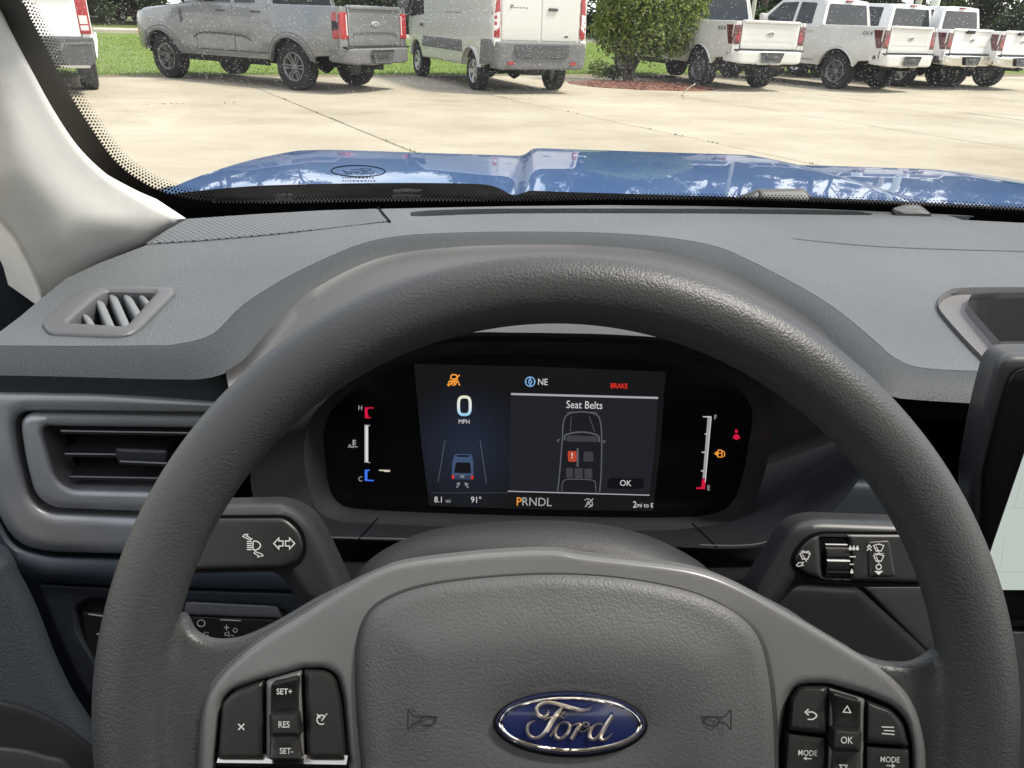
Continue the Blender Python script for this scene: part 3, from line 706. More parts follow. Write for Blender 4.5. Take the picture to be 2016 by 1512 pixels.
# lane view with the little blue car
M_minib = em('mini_blue', (.05, .085, .16)); M_mind = em('mini_dark', (.008, .008, .010))
fills('mini_car_body', [rnd(QL([(728, 492), (792, 492), (798, 520), (798, 588), (716, 586), (718, 520)]), 5)], S_cl, M_minib, disp, h=.0013)
fills('mini_car_glass', [rnd(QL([(732, 524), (786, 524), (790, 566), (724, 564)]), 3), rnd(QL([(733, 496), (786, 496), (782, 503), (738, 503)]), 2)], S_cl, M_mind, disp, h=.0016)
fills('mini_car_lamps', [QL([(716, 572), (724, 573), (724, 587), (716, 586)]), QL([(790, 574), (798, 574), (798, 588), (790, 588)])], S_cl, E_red, disp, h=.0018)
fills('mini_car_tail', [QL([(726, 574), (788, 574), (788, 590), (724, 588)])], S_cl, em('mini_tail', (.035, .05, .09)), disp, h=.0017)
strokes('mini_car_badge', [{'p': ell(*Q(756, 578), 3.4, 1.6, 14), 'w': 1.2, 'closed': True}], 1, S_cl, E_grey, disp, h=.0020)
strokes('lane_lines', [QL([(690, 440), (664, 598)]), QL([(824, 440), (848, 604)])], 1.2, S_cl, E_dim, disp, h=.0013)
strokes('sensor_marks', [{'p': QL([(734, 607), (746, 601)]), 'w': 1.6}, {'p': QL([(734, 620), (746, 606)]), 'w': 1.6}, {'p': QL([(779, 608), (766, 602)]), 'w': 1.6}, {'p': QL([(779, 621), (766, 606)]), 'w': 1.6}], 1.6, S_cl, E_grey, disp, h=.0014)
strokes('auto_stop_icon', [{'p': cat(QL([(1222, 668), (1238, 663), (1252, 676), (1248, 690), (1236, 696)]), False, 4), 'w': 1.6}, {'p': QL([(1224, 694), (1256, 662)]), 'w': 1.8}, {'p': QL([(1228, 690), (1236, 672), (1246, 690)]), 'w': 1.6}, {'p': QL([(1242, 686), (1250, 692), (1254, 684)]), 'w': 1.5}], 1.6, S_cl, E_grey, disp, h=.0014)
strokes('bottom_rule', [{'p': QL([(640, 640), (930, 640)]), 'w': 1.2}], 1.2, S_cl, E_dim2, disp, h=.0013)
# gauges left and right
TG = lambda s, x, y, sz, m: text('gauge_letter', s, *Q(x, y), sz, S_cl, m, lens, h=.0010, rot=RO, xs=.9)
TG('H', 367, 317, 10, E_grey); TG('C', 367, 588, 10, E_grey); TG('F', 1722, 353, 10, E_grey); TG('E', 1696, 622, 10, E_grey)
fills('temperature_bar', [QL([(386, 384), (397, 384), (397, 524), (386, 520)])], S_cl, E_white, lens, h=.0010)
strokes('temperature_scale', [{'p': QL([(384, 382), (404, 383)]), 'w': 1.6}, {'p': QL([(384, 522), (404, 525)]), 'w': 1.6}, {'p': QL([(384, 380), (384, 524)]), 'w': 1.2}], 1.4, S_cl, E_grey, lens, h=.0012)
fills('hot_mark', [QL([(384, 314), (418, 314), (418, 318), (396, 319), (394, 332), (398, 345), (398, 351), (406, 352), (406, 356), (384, 355)])], S_cl, E_red2, lens, h=.0010)
fills('cold_mark', [QL([(384, 552), (402, 551), (402, 556), (394, 558), (394, 590), (418, 591), (418, 596), (384, 594)])], S_cl, E_blue, lens, h=.0010)
fills('cold_pointer', [QL([(438, 552), (480, 553), (480, 560), (458, 560), (456, 557), (438, 556)])], S_cl, E_cream, lens, h=.0010)
strokes('coolant_icon', [{'p': QL([(340, 438), (340, 460)]), 'w': 2.2}, {'p': QL([(342, 440), (350, 440)]), 'w': 1.6}, {'p': QL([(342, 447), (350, 447)]), 'w': 1.6}, {'p': QL([(342, 454), (350, 454)]), 'w': 1.6}, {'p': cat(QL([(320, 466), (328, 463), (336, 467), (346, 463), (356, 466)]), False, 3), 'w': 1.6}, {'p': QL([(322, 458), (332, 458)]), 'w': 1.4}], 1.6, S_cl, E_grey, lens, h=.0010)
fills('fuel_bar', [QL([(1692, 352), (1704, 350), (1684, 585), (1673, 584)])], S_cl, em('fuel_grey', (.34, .34, .36)), lens, h=.0010)
strokes('fuel_scale', [{'p': QL([(1674, 350), (1706, 350)]), 'w': 1.8}, {'p': QL([(1681, 416), (1690, 416)]), 'w': 1.8}, {'p': QL([(1670, 485), (1682, 486)]), 'w': 1.8}, {'p': QL([(1667, 556), (1676, 557)]), 'w': 1.8}, {'p': QL([(1706, 350), (1683, 600)]), 'w': 1.4}], 1.6, S_cl, E_white, lens, h=.0013)
fills('empty_mark', [QL([(1672, 586), (1685, 588), (1682, 626), (1648, 625), (1648, 620), (1668, 618)])], S_cl, E_red2, lens, h=.0011)
fills('seat_belt_lamp', [ell(*Q(1802, 405), 3, 3.4, 14), rnd(QL([(1796, 416), (1808, 416), (1819, 434), (1786, 433)]), 3), QL([(1797, 432), (1808, 432), (1806, 438), (1798, 438)])], S_cl, E_red2, lens, h=.0010)
strokes('fuel_lamp', [{'p': QL([(1731, 503), (1733, 477), (1747, 478), (1746, 504)]), 'w': 1.8, 'closed': True}, {'p': QL([(1733, 488), (1746, 489)]), 'w': 1.4}, {'p': cat(QL([(1748, 482), (1756, 484), (1756, 500), (1750, 500)]), False, 3), 'w': 1.6}, {'p': QL([(1728, 484), (1720, 490), (1728, 496)]), 'w': 2, 'closed': True}], 1.8, S_cl, E_orange, lens, h=.0010)

# ---- steering column cover
S_col = plane_surf(P_d(1060, 1120, .40), -FW)
colm = thing('steering_column_cover', 'speckled dark steering column cover between the wheel hub and the dials', 'column cover', tuple(P_d(1060, 1120, .42)), world_space=True)
col_c = cat([(690, 1150), (715, 1115), (760, 1082), (830, 1052), (920, 1036), (1060, 1028), (1180, 1035), (1270, 1056), (1340, 1086), (1395, 1122), (1420, 1160)], False, 5) + [(1420, 1330), (690, 1330)]
sheet('upper_shell', col_c, S_col, M_shroud, colm, step=18, edge=(70, .035), skirt=.006)

# ---- steering wheel (its plane faces the driver square on)
WD = .31
K = WD / FPX
WC = (1093.0, 1401.0)
wheel = thing('steering_wheel', 'dark grey soft-grip steering wheel with thumb buttons and a blue oval badge', 'steering wheel', tuple(P_d(*WC, WD)), world_space=True)
def S_w(px, py, h=0.0): return P_d(px, py, WD - h)
S_w.n = -FW
RC, RTU = 834.0, 70.0
SD = .0055
def S_wo(px, py, h=0.0): return P_d(px, py, WD + SD) - FW * (h + SD)
S_wo.n = -FW
def torus_pt(a, b):
    c = O + FW * WD + RT * ((WC[0] - 1008) * K) + UP * ((756 - WC[1]) * K)
    rr = RC + RTU * math.cos(b) * (1 + .13 * max(0, -math.cos(a * 2 + .3)) * 0)
    return c + (RT * math.cos(a) + UP * math.sin(a)) * rr * K - FW * (math.sin(b) * RTU * K * .95)
vv, ff = [], []
NA, NB = 180, 28
for i in range(NA):
    for j in range(NB): vv.append(torus_pt(2 * math.pi * i / NA, 2 * math.pi * j / NB))
for i in range(NA):
    for j in range(NB): ff.append([i * NB + j, ((i + 1) % NA) * NB + j, ((i + 1) % NA) * NB + (j + 1) % NB, i * NB + (j + 1) % NB])
mesh_obj('rim', vv, ff, M_leather, wheel)
def smax(a, b, k):
    h = max(k - abs(a - b), 0) / k
    return max(a, b) + h * h * k * .25
def sst(a, b, x):
    t = min(1, max(0, (x - a) / (b - a))); return t * t * (3 - 2 * t)
def hub_h(px, py, d):
    px = 1008 + (px - 1008) * (1 + SD / WD); py = 756 + (py - 756) * (1 + SD / WD)
    r = math.hypot(px - WC[0], py - WC[1]); q = (r - RC) / RTU
    t = math.sqrt(1 - q * q) * RTU * K * .95 if abs(q) < 1 else -.02 * min(1, (abs(q) - 1))
    plate = -.001
    z = smax(t, plate, .0015 + .0105 * sst(0, 80, d)) if r > 640 else plate
    z -= .005 * sst(785, 830, r)
    return z
spoke = [(300, 1180), (362, 1200), (373, 1218), (382, 1236), (397, 1249), (420, 1257), (447, 1258), (480, 1252), (522, 1234), (570, 1208), (617, 1180), (673, 1152), (737, 1122), (792, 1104), (895, 1090), (1000, 1081), (1094, 1079), (1151, 1089), (1302, 1106), (1383, 1121), (1454, 1150), (1474, 1160), (1554, 1201), (1605, 1237), (1670, 1277), (1721, 1297), (1756, 1303), (1791, 1302), (1822, 1288), (1840, 1268), (1856, 1246), (1910, 1215), (1925, 1300), (1925, 1650), (300, 1650), (262, 1400)]
spoke_c = cat(spoke[1:31], False, 4) + spoke[31:] + [spoke[0]]
sheet('spokes', spoke_c, S_wo, M_leather, wheel, step=9, hf=hub_h, edge=(15, .0045), skirt=.001)
bez_out = [(391, 1660), (391, 1512), (394, 1429), (401, 1385), (415, 1354), (439, 1322), (475, 1289), (514, 1260), (560, 1231), (600, 1207), (641, 1181), (697, 1148), (737, 1127), (792, 1108), (895, 1094), (1000, 1085), (1094, 1083), (1151, 1092), (1302, 1109), (1383, 1124), (1454, 1152), (1554, 1208), (1655, 1268), (1721, 1308), (1771, 1349), (1801, 1394), (1819, 1454), (1824, 1512), (1824, 1660)]
bez_c = cat(bez_out, False, 5)
podL = rnd([(424, 1660), (425, 1500), (436, 1381), (458, 1358), (518, 1338), (596, 1316), (643, 1316), (664, 1331), (675, 1377), (685, 1500), (700, 1660)], [0, 10, 12, 16, 10, 6, 12, 14, 20, 20, 0])
podR = rnd([(1520, 1660), (1529, 1512), (1547, 1381), (1560, 1357), (1581, 1347), (1631, 1346), (1707, 1368), (1758, 1390), (1784, 1418), (1796, 1469), (1797, 1660)], [0, 20, 14, 12, 12, 8, 10, 16, 16, 16, 0])
def bez_h(px, py, d): return .0035 + .0020 * math.exp(-((py - 1180) / 90) ** 2) * math.exp(-((px - 1100) / 420) ** 2) - .004 * sst(.0, 1.0, 1 - min(1, abs(px - 1108) / 620)) * sst(1180, 1420, py)
sheet('hub_trim', bez_c, S_w, M_satin, wheel, step=11, hf=bez_h, edge=(13, .0045), skirt=.006, holes=[podL, podR], hole_skirt=.004)
_bl = resamp(bez_c[20:112], 190)
strokes('stitch_line', [{'p': [(a_.x + (b_.x - a_.x) * .15, a_.y - 3 + (b_.y - a_.y) * .15), (a_.x + (b_.x - a_.x) * .8, a_.y - 3 + (b_.y - a_.y) * .8)], 'w': 2.0} for a_, b_ in zip(_bl, _bl[1:])], 2.0, S_w, M_stitch, wheel, h=.0035)
# airbag cover
pad_c = cat([(699, 1310), (703, 1258), (716, 1214), (745, 1182), (800, 1156), (880, 1138), (1000, 1126), (1110, 1123), (1220, 1130), (1330, 1149), (1405, 1174), (1465, 1210), (1502, 1256), (1521, 1330), (1530, 1420), (1533, 1512), (1530, 1660), (725, 1660), (712, 1512), (703, 1410)], True, 5)
def pad_h(px, py, d):
    e = ((px - 1123) / 182) ** 2 + ((py - 1425) / 92) ** 2
    return .008 + .007 * sst(0, 160, d) - .0022 * math.exp(-max(0, e - .6) * 2.2)
pad = sheet('airbag_cover', pad_c, S_w, M_pad, wheel, step=13, hf=pad_h, edge=(34, .008), skirt=.012)
sheet('pad_gap', cat([(p[0] + (p[0] - 1115) * .006, p[1] + (p[1] - 1400) * .009) for p in pad_c[::5]], True, 5), S_w, mat('pad_seam', (.030, .030, .031), .6), wheel, step=60, hf=lambda a, b, d: .0052, edge=(8, .006), skirt=.01)
# oval badge
badge = sheet('oval_badge', ell(1123, 1426, 155, 67.5, 72, R(1)), S_w, M_black, wheel, step=14, hf=lambda a, b, d: .0148, edge=(11, .004), skirt=.006)
strokes('badge_ring', [{'p': ell(1123, 1425, 137.5, 52, 96, R(1)), 'w': 7, 'closed': True}, {'p': ell(1123, 1425, 144, 58, 96, R(1)), 'w': 2, 'closed': True}], 7, S_w, M_chrome, badge, h=.0157, dome=.0006)
sheet('badge_field', ell(1123, 1425, 146, 60, 72, R(1)), S_w, M_badge, badge, step=12, hf=lambda a, b, d: .0150 + .0005 * (1 - ((a - 1123) / 146) ** 2 - ((b - 1425) / 60) ** 2), skirt=.001)
script_marks('badge_script', 1123, 1425, 155, S_w, M_chrome2, badge, .0162, dome=.0009, rot=R(.5))
# horn marks pressed in the pad
def S_pad(px, py, h=0.0): return S_w(px, py, pad_h(px, py, 130) + h)
for sx, cx in ((1, 832), (-1, 1410)):
    L = lambda pts: [(cx + sx * x, 1417 + y) for x, y in pts]
    strokes('horn_mark', [{'p': cat(L([(-28, -20), (-16, -6), (0, -5), (30, -5)]), False, 4), 'w': 3}, {'p': cat(L([(-28, 20), (-18, 8), (-6, 5)]), False, 4), 'w': 3}, {'p': L([(-29, -20), (-29, 20)]), 'w': 3}, {'p': cat(L([(-6, 2), (4, -5), (20, -5), (24, 4), (14, 12), (0, 12)]), True, 4), 'w': 3, 'closed': True}], 3, S_pad, M_emb, pad, h=.0009)
# thumb buttons
def pod(name, con, h=.006, m=M_button, step=12, e=(6, .0025), parent=None, sk=.006):
    return sheet(name, con, S_w, m, parent or wheel, step=step, hf=lambda a, b, d: h, edge=e, skirt=sk)
podf = sheet('button_well', podL, S_w, M_void, wheel, step=80, hf=lambda a, b, d: -.0005, skirt=0)
podg = sheet('button_well', podR, S_w, M_void, wheel, step=80, hf=lambda a, b, d: -.0005, skirt=0)
bx = pod('cancel_button', rnd([(429, 1494), (438, 1383), (460, 1362), (517, 1342), (520, 1494)], [2, 12, 14, 2, 2]))
strokes('button_mark', [[(469, 1425), (481, 1437)], [(481, 1425), (469, 1437)]], 2.6, lambda a, b, h=0: S_w(a, b, .0062 + h), M_icon, bx, h=.0002)
bc = pod('cruise_rocker', rnd([(524, 1342), (592, 1322), (600, 1494), (524, 1494)], [2, 2, 2, 2]), m=M_satin, h=.0055)
sheet('rocker_face', rnd([(534, 1346), (586, 1334), (595, 1496), (530, 1496)], 5), S_w, M_button, bc, step=10, hf=lambda a, b, d: .0062 + .003 * ((b - 1425) / 70) ** 2, edge=(5, .002), skirt=.003)
rk = sheet('resume_key', rnd([(530, 1404), (588, 1402), (593, 1450), (531, 1451)], 6), S_w, M_button, bc, step=8, hf=lambda a, b, d: .0118, edge=(8, .004), skirt=.006)
Sk = lambda z: (lambda a, b, h=0: S_w(a, b, z + h))
text('button_mark', 'SET+', 560, 1362, 12, Sk(.0092), M_icon, bc, h=.0006, xs=.9, bold=.01)
text('button_mark', 'RES', 559, 1427, 13, Sk(.0119), M_icon, bc, h=.0003, xs=.84, bold=.01)
text('button_mark', 'SET-', 564, 1479, 12, Sk(.0085), M_icon, bc, h=.0006, xs=.88, bold=.01)
bs = pod('speed_button', rnd([(599, 1319), (641, 1320), (660, 1335), (671, 1380), (681, 1496), (604, 1496)], [2, 12, 14, 14, 2, 2]), e=(10, .004))
strokes('button_mark', [{'p': ell(633, 1417, 9, 9, 20)[3:19], 'w': 2.6}, {'p': [(633, 1419), (639, 1411)], 'w': 2.6}, {'p': [(624, 1406), (630, 1412), (626, 1413)], 'w': 2.6}, {'p': [(641, 1408), (644, 1405)], 'w': 2.2}], 2.4, Sk(.0062), M_icon, bs, h=.0003)
strip('chrome_strip', [S_w(427, 1497, .006), S_w(560, 1499, .006), S_w(682, 1501, .006)], [S_w(429, 1512, .0035), S_w(560, 1513, .0035), S_w(684, 1515, .0035)], M_strip, wheel, n=12, prof=((0, -.003), (.15, .0005), (.5, .001), (1, -.002)), flip=-1)
ba = pod('back_button', rnd([(1553, 1438), (1559, 1376), (1570, 1358), (1583, 1352), (1629, 1352), (1628, 1447)], [2, 12, 10, 10, 2, 2]), e=(9, .004))
strokes('button_mark', [{'p': cat([(1589, 1402), (1600, 1402), (1607, 1407), (1607, 1411), (1600, 1416), (1590, 1416)], False, 4), 'w': 2.6}, {'p': [(1592, 1396), (1585, 1402), (1592, 1408)], 'w': 2.6}], 2.6, Sk(.0062), M_icon, ba, h=.0003)
bm1 = pod('mode_button', rnd([(1551, 1444), (1625, 1453), (1622, 1600), (1540, 1600)], 3))
text('button_mark', 'MODE', 1590, 1483, 11.5, Sk(.0062), M_icon, bm1, h=.0003, rot=R(2), xs=.86, bold=.01)
strokes('button_mark', [{'p': [(1584, 1493), (1598, 1494)], 'w': 2}, {'p': [(1588, 1490), (1583, 1493), (1588, 1496)], 'w': 2}], 2, Sk(.0062), M_icon, bm1, h=.0003)
bo = pod('menu_rocker', rnd([(1633, 1356), (1702, 1377), (1700, 1600), (1627, 1600)], [2, 2, 2, 2]), m=M_satin, h=.005)
sheet('rocker_face', rnd([(1640, 1364), (1695, 1380), (1692, 1600), (1634, 1600)], 5), S_w, M_button, bo, step=10, hf=lambda a, b, d: .0058 + .003 * ((b - 1456) / 70) ** 2, edge=(5, .002), skirt=.003)
sheet('ok_key', rnd([(1640, 1434), (1697, 1438), (1694, 1482), (1638, 1479)], 6), S_w, M_button, bo, step=8, hf=lambda a, b, d: .0118, edge=(8, .004), skirt=.006)
text('button_mark', 'OK', 1667, 1458, 14, Sk(.0119), M_icon, bo, h=.0003, rot=R(2), xs=.85, bold=.01)
strokes('button_mark', [{'p': [(1660, 1402), (1668, 1390), (1675, 1403)], 'w': 2, 'closed': True}], 2, Sk(.0092), M_icon, bo, h=.0005)
strokes('button_mark', [{'p': [(1653, 1506), (1661, 1519), (1668, 1507)], 'w': 2, 'closed': True}], 2, Sk(.0092), M_icon, bo, h=.0005)
bn = pod('list_button', rnd([(1707, 1381), (1756, 1399), (1778, 1424), (1788, 1469), (1705, 1463)], [2, 12, 16, 3, 2]), e=(7, .003))
strokes('button_mark', [{'p': [(1736, 1431), (1760, 1432)], 'w': 2.4}, {'p': [(1740, 1438), (1761, 1439)], 'w': 2.4}, {'p': [(1736, 1444), (1761, 1446)], 'w': 2.4}], 2.4, Sk(.0062), M_icon, bn, h=.0003)
bm2 = pod('mode_button', rnd([(1705, 1469), (1789, 1475), (1792, 1600), (1703, 1600)], 3))
text('button_mark', 'MODE', 1752, 1496, 11.5, Sk(.0062), M_icon, bm2, h=.0003, rot=R(2), xs=.86, bold=.01)
strokes('button_mark', [{'p': [(1745, 1507), (1760, 1508)], 'w': 2}, {'p': [(1756, 1504), (1761, 1508), (1756, 1511)], 'w': 2}], 2, Sk(.0062), M_icon, bm2, h=.0003)

# ---- stalks
S_st = plane_surf(P_d(540, 1070, .43), Vector((0, -1, .42)))
stk = thing('turn_signal_stalk', 'dark stalk left of the column printed with twin turn arrows and a headlamp', 'stalk', tuple(P_d(560, 1070, .43)), world_space=True)
arm = rnd([(380, 990), (560, 985), (612, 1010), (640, 1056), (690, 1165), (665, 1215), (600, 1200), (545, 1122), (380, 1122)], [0, 40, 30, 30, 20, 20, 20, 30, 0])
sheet('stalk_body', arm, S_st, M_hous2, stk, step=12, edge=(30, .020), skirt=.012)
S_st2 = lambda d: off(S_st, d)
face = rnd([(380, 1018), (562, 1017), (592, 1044), (601, 1079), (590, 1106), (562, 1122), (380, 1126)], [0, 16, 16, 14, 14, 16, 0])
sheet('stalk_gap', [(p[0] + (4 if p[0] > 500 else 0), p[1] + (3 if p[1] > 1070 else -3)) for p in face], S_st2(.0006), M_void, stk, step=40, skirt=.001)
sheet('stalk_face', face, S_st2(.002), M_button, stk, step=12, edge=(12, .004), skirt=.006)
ar = lambda x, s: [(x, 1070), (x + 10 * s, 1059), (x + 10 * s, 1065), (x + 18 * s, 1065), (x + 18 * s, 1075), (x + 10 * s, 1075), (x + 10 * s, 1081)]
strokes('turn_marks', [{'p': ar(539, 1), 'w': 2.2, 'closed': True}, {'p': ar(580, -1), 'w': 2.2, 'closed': True}], 2.2, S_st2(.0022), M_icon, stk)
strokes('lamp_mark', [{'p': cat([(499, 1066), (499, 1082), (508, 1081), (513, 1074), (508, 1067)], True, 4), 'w': 2.2, 'closed': True}] + [{'p': [(486, 1066 + 4 * k), (496, 1066 + 4 * k)], 'w': 1.9} for k in range(5)] +
    [{'p': [(478, 1056), (482, 1052), (488, 1052), (485, 1055), (496, 1061), (492, 1063)], 'w': 1.8, 'closed': True}, {'p': [(518, 1094), (514, 1090), (502, 1086), (500, 1089), (510, 1095), (507, 1097)], 'w': 1.8, 'closed': True}], 2, S_st2(.0022), M_icon, stk)

S_wp = plane_surf(P_d(1660, 1100, .43), Vector((0, -1, .42)))
S_wp2 = lambda d: off(S_wp, d)
wst = thing('wiper_stalk', 'dark stalk right of the column with a ribbed thumbwheel and wiper symbols', 'stalk', tuple(P_d(1660, 1100, .43)), world_space=True)
armr = rnd([(1880, 1026), (1740, 1021), (1600, 1016), (1556, 1028), (1524, 1076), (1470, 1165), (1480, 1215), (1520, 1205), (1570, 1150), (1640, 1156), (1880, 1156)], [0, 30, 40, 30, 30, 30, 20, 20, 20, 20, 0])
sheet('stalk_body', armr, S_wp, M_hous2, wst, step=12, edge=(26, .016), skirt=.012)
facer = rnd([(1880, 1050), (1735, 1050), (1612, 1049), (1580, 1068), (1559, 1104), (1576, 1130), (1620, 1144), (1790, 1150), (1880, 1152)], [0, 0, 24, 20, 20, 20, 20, 0, 0])
sheet('stalk_gap', [(p[0] - (4 if p[0] < 1620 else 0), p[1] + (3 if p[1] > 1100 else -3)) for p in facer], S_wp2(.0006), M_void, wst, step=40, skirt=.001)
sheet('stalk_face', facer, S_wp2(.0022), M_button, wst, step=12, edge=(10, .0035), skirt=.006, holes=[rnd([(1614, 1059), (1668, 1060), (1673, 1138), (1620, 1137)], 4)], hole_skirt=.01)
mb = MB()
TWC = S_wp(1643, 1100, -.002)
c0 = S_wp(1618, 1100) ; c1 = S_wp(1669, 1101); axd = (c1 - c0).normalized(); upd = (S_wp(1643, 1060) - S_wp(1643, 1138)).normalized(); nd = axd.cross(upd)
if nd.dot(O - TWC) < 0: nd = -nd
wl_ = (c1 - c0).length * .44; tr = (S_wp(1643, 1060) - S_wp(1643, 1138)).length * .47
NS = 72; vv = []; ff = []
for k in range(NS):
    a = 2 * math.pi * k / NS; rr = tr * (.88 if (k % 8) in (0, 1) else 1.0)
    for s in (-1, 1): vv.append(TWC + axd * s * wl_ + upd * math.cos(a) * rr + nd * (math.sin(a) * rr * .5))
for k in range(NS): ff.append([2 * k, 2 * k + 1, (2 * k + 3) % (2 * NS), (2 * k + 2) % (2 * NS)])
ff += [[2 * k for k in range(NS)], [2 * k + 1 for k in range(NS)]]
mesh_obj('thumbwheel', vv, ff, mat('thumbwheel_black', (.014, .014, .015), .35, spec=.4), wst, sharp=25)
sheet('switch_pad', rnd([(1706, 1066), (1752, 1063), (1764, 1136), (1708, 1137)], 8), S_wp2(.0028), M_button, wst, step=10, edge=(6, .0012), skirt=.001)
strokes('interval_marks', [{'p': [(1673, 1096), (1685, 1096)], 'w': 2}, {'p': [(1673, 1111), (1681, 1111)], 'w': 2}], 2, S_wp2(.0034), M_icon, wst)
drop = lambda x, y, s=1: [(x, y - 6 * s), (x + 3.2 * s, y + 1 * s), (x + 2.4 * s, y + 4 * s), (x - 2.4 * s, y + 4 * s), (x - 3.2 * s, y + 1 * s)]
fills('interval_drops', [drop(1674, 1079), drop(1681, 1079), drop(1688, 1079), drop(1677, 1125)], S_wp2(.0034), M_icon, wst)
wip = lambda x, y: [{'p': [(x - 10, y - 8), (x, y - 11), (x + 10, y - 8), (x + 5, y + 3), (x, y + 2), (x - 5, y + 3)], 'w': 1.8, 'closed': True}, {'p': [(x - 5, y - 6), (x + 1, y + 7)], 'w': 1.8}]
strokes('wiper_marks', wip(1730, 1082) + wip(1730, 1102) + [{'p': ell(1730, 1116, 5, 5, 16), 'w': 2, 'closed': True}, {'p': [(1720, 1090), (1740, 1090)], 'w': 1.3}, {'p': wip(1585, 1098)[0]['p'], 'w': 1.8, 'closed': True}, {'p': [(1580, 1092), (1588, 1106)], 'w': 1.6}, {'p': [(1577, 1087), (1581, 1084), (1586, 1087), (1591, 1085), (1594, 1088)], 'w': 1.6},
    {'p': [(1568, 1113), (1572, 1108), (1582, 1107), (1578, 1111), (1582, 1113), (1572, 1115)], 'w': 1.6, 'closed': True}, {'p': [(1707, 1078), (1711, 1073), (1716, 1078)], 'w': 2}, {'p': [(1707, 1084), (1711, 1079), (1716, 1084)], 'w': 2}], 1.8, S_wp2(.0034), M_icon, wst)
fills('wiper_arrow', [[(1721, 1124), (1739, 1124), (1730, 1132)]], S_wp2(.0034), M_icon, wst)

# ---- touch screen at the right edge
S_ts = plane_surf(P_d(1980, 900, .56), Vector((-.22, -1, .12)))
S_ts2 = lambda d: off(S_ts, d)
ts = thing('touchscreen', 'tall centre touchscreen with rounded grey bezel and pale map page', 'touchscreen', tuple(P_d(2050, 1000, .57)), world_space=True)
M_tsb = mat('screen_shell', (.034, .034, .035), .42, spec=.5)
shell = rnd([(1960, 692), (2200, 690), (2330, 1240), (1900, 1240), (1905, 930), (1930, 800)], [34, 20, 10, 20, 30, 60])
sheet('shell', shell, S_ts2(-.004), M_tsb, ts, step=16, edge=(26, .016), skirt=.02)
glass = rnd([(1992, 724), (2200, 722), (2320, 1222), (1925, 1222), (1934, 930), (1968, 800)], [30, 20, 10, 10, 30, 60])
sheet('screen_glass', glass, S_ts2(.0005), mat('screen_black', (.006, .006, .007), .3, spec=.25), ts, step=24, edge=(8, .003), skirt=.006)
M_page = mat('map_page', (.0, .0, .0), .4, spec=.1, emit=((.50, .56, .52), 1.0))
pg = sheet('map_page', [(2036, 840), (2300, 840), (2300, 1163), (1925, 1161), (1956, 1068), (2016, 894)], S_ts2(.0012), M_page, ts, step=40, skirt=0)
strokes('map_lines', [[(1985, 1000), (2300, 1004)], [(1960, 1126), (2300, 1130)], [(2010, 950), (1996, 1000)], [(1978, 1060), (1968, 1126)]], 1.6, S_ts2(.0016), mat('map_line', (0, 0, 0), .4, emit=((.40, .45, .42), 1)), pg, h=0)

# ---- windscreen
WS_P = P_pl(1060, 404, Vector((0, 1.13, 1.1)), Vector((0, 1, 0)))
WS_A = R(30)
WS_N = Vector((0, -math.sin(WS_A), -math.cos(WS_A)))
S_ws = plane_surf(WS_P, WS_N)
ws = thing('windscreen', 'dusty windscreen with black dotted border above the dashboard', 'windscreen', tuple(WS_P), world_space=True)
M_glass = bpy.data.materials.new('dusty_glass'); M_glass.use_nodes = True
nt = M_glass.node_tree; nt.nodes.clear(); N = nt.nodes.new; Lk = nt.links.new
out = N('ShaderNodeOutputMaterial'); tr_ = N('ShaderNodeBsdfTransparent'); tr_.inputs[0].default_value = (.96, .975, .965, 1)
gl_ = N('ShaderNodeBsdfGlossy'); gl_.inputs['Roughness'].default_value = .02
lw = N('ShaderNodeLayerWeight'); lw.inputs[0].default_value = .5; pw = N('ShaderNodeMath'); pw.operation = 'POWER'; pw.inputs[1].default_value = 5; fr = N('ShaderNodeMath'); fr.operation = 'MULTIPLY_ADD'; fr.inputs[1].default_value = .30; fr.inputs[2].default_value = .005; Lk(lw.outputs['Facing'], pw.inputs[0]); Lk(pw.outputs[0], fr.inputs[0])
m1 = N('ShaderNodeMixShader'); Lk(fr.outputs[0], m1.inputs[0]); Lk(tr_.outputs[0], m1.inputs[1]); Lk(gl_.outputs[0], m1.inputs[2])
df = N('ShaderNodeBsdfDiffuse'); df.inputs[0].default_value = (.85, .85, .82, 1)
tl = N('ShaderNodeBsdfTranslucent'); tl.inputs[0].default_value = (.85, .85, .82, 1)
m2 = N('ShaderNodeMixShader'); m2.inputs[0].default_value = .62; Lk(df.outputs[0], m2.inputs[1]); Lk(tl.outputs[0], m2.inputs[2])
tc = N('ShaderNodeTexCoord')
vo = N('ShaderNodeTexVoronoi'); vo.inputs['Scale'].default_value = 470
wn3 = N('ShaderNodeTexWhiteNoise'); 
mrr = N('ShaderNodeMapRange'); mrr.inputs['From Min'].default_value = .13; mrr.inputs['From Max'].default_value = .24; mrr.inputs['To Min'].default_value = 1; mrr.inputs['To Max'].default_value = 0
sepc = N('ShaderNodeSeparateColor'); th = N('ShaderNodeMath'); th.operation = 'LESS_THAN'
pn = N('ShaderNodeTexNoise'); pn.inputs['Scale'].default_value = 9; pn.inputs['Detail'].default_value = 3
pr = N('ShaderNodeMapRange'); pr.inputs['From Min'].default_value = .35; pr.inputs['From Max'].default_value = .7; pr.inputs['To Min'].default_value = .22; pr.inputs['To Max'].default_value = .70
mu = N('ShaderNodeMath'); mu.operation = 'MULTIPLY'; mu2 = N('ShaderNodeMath'); mu2.operation = 'MULTIPLY'; mu2.inputs[1].default_value = .55
fm = N('ShaderNodeMath'); fm.operation = 'ADD'
film = N('ShaderNodeMapRange'); film.inputs['From Min'].default_value = .3; film.inputs['From Max'].default_value = .75; film.inputs['To Min'].default_value = .004; film.inputs['To Max'].default_value = .022
m3 = N('ShaderNodeMixShader')
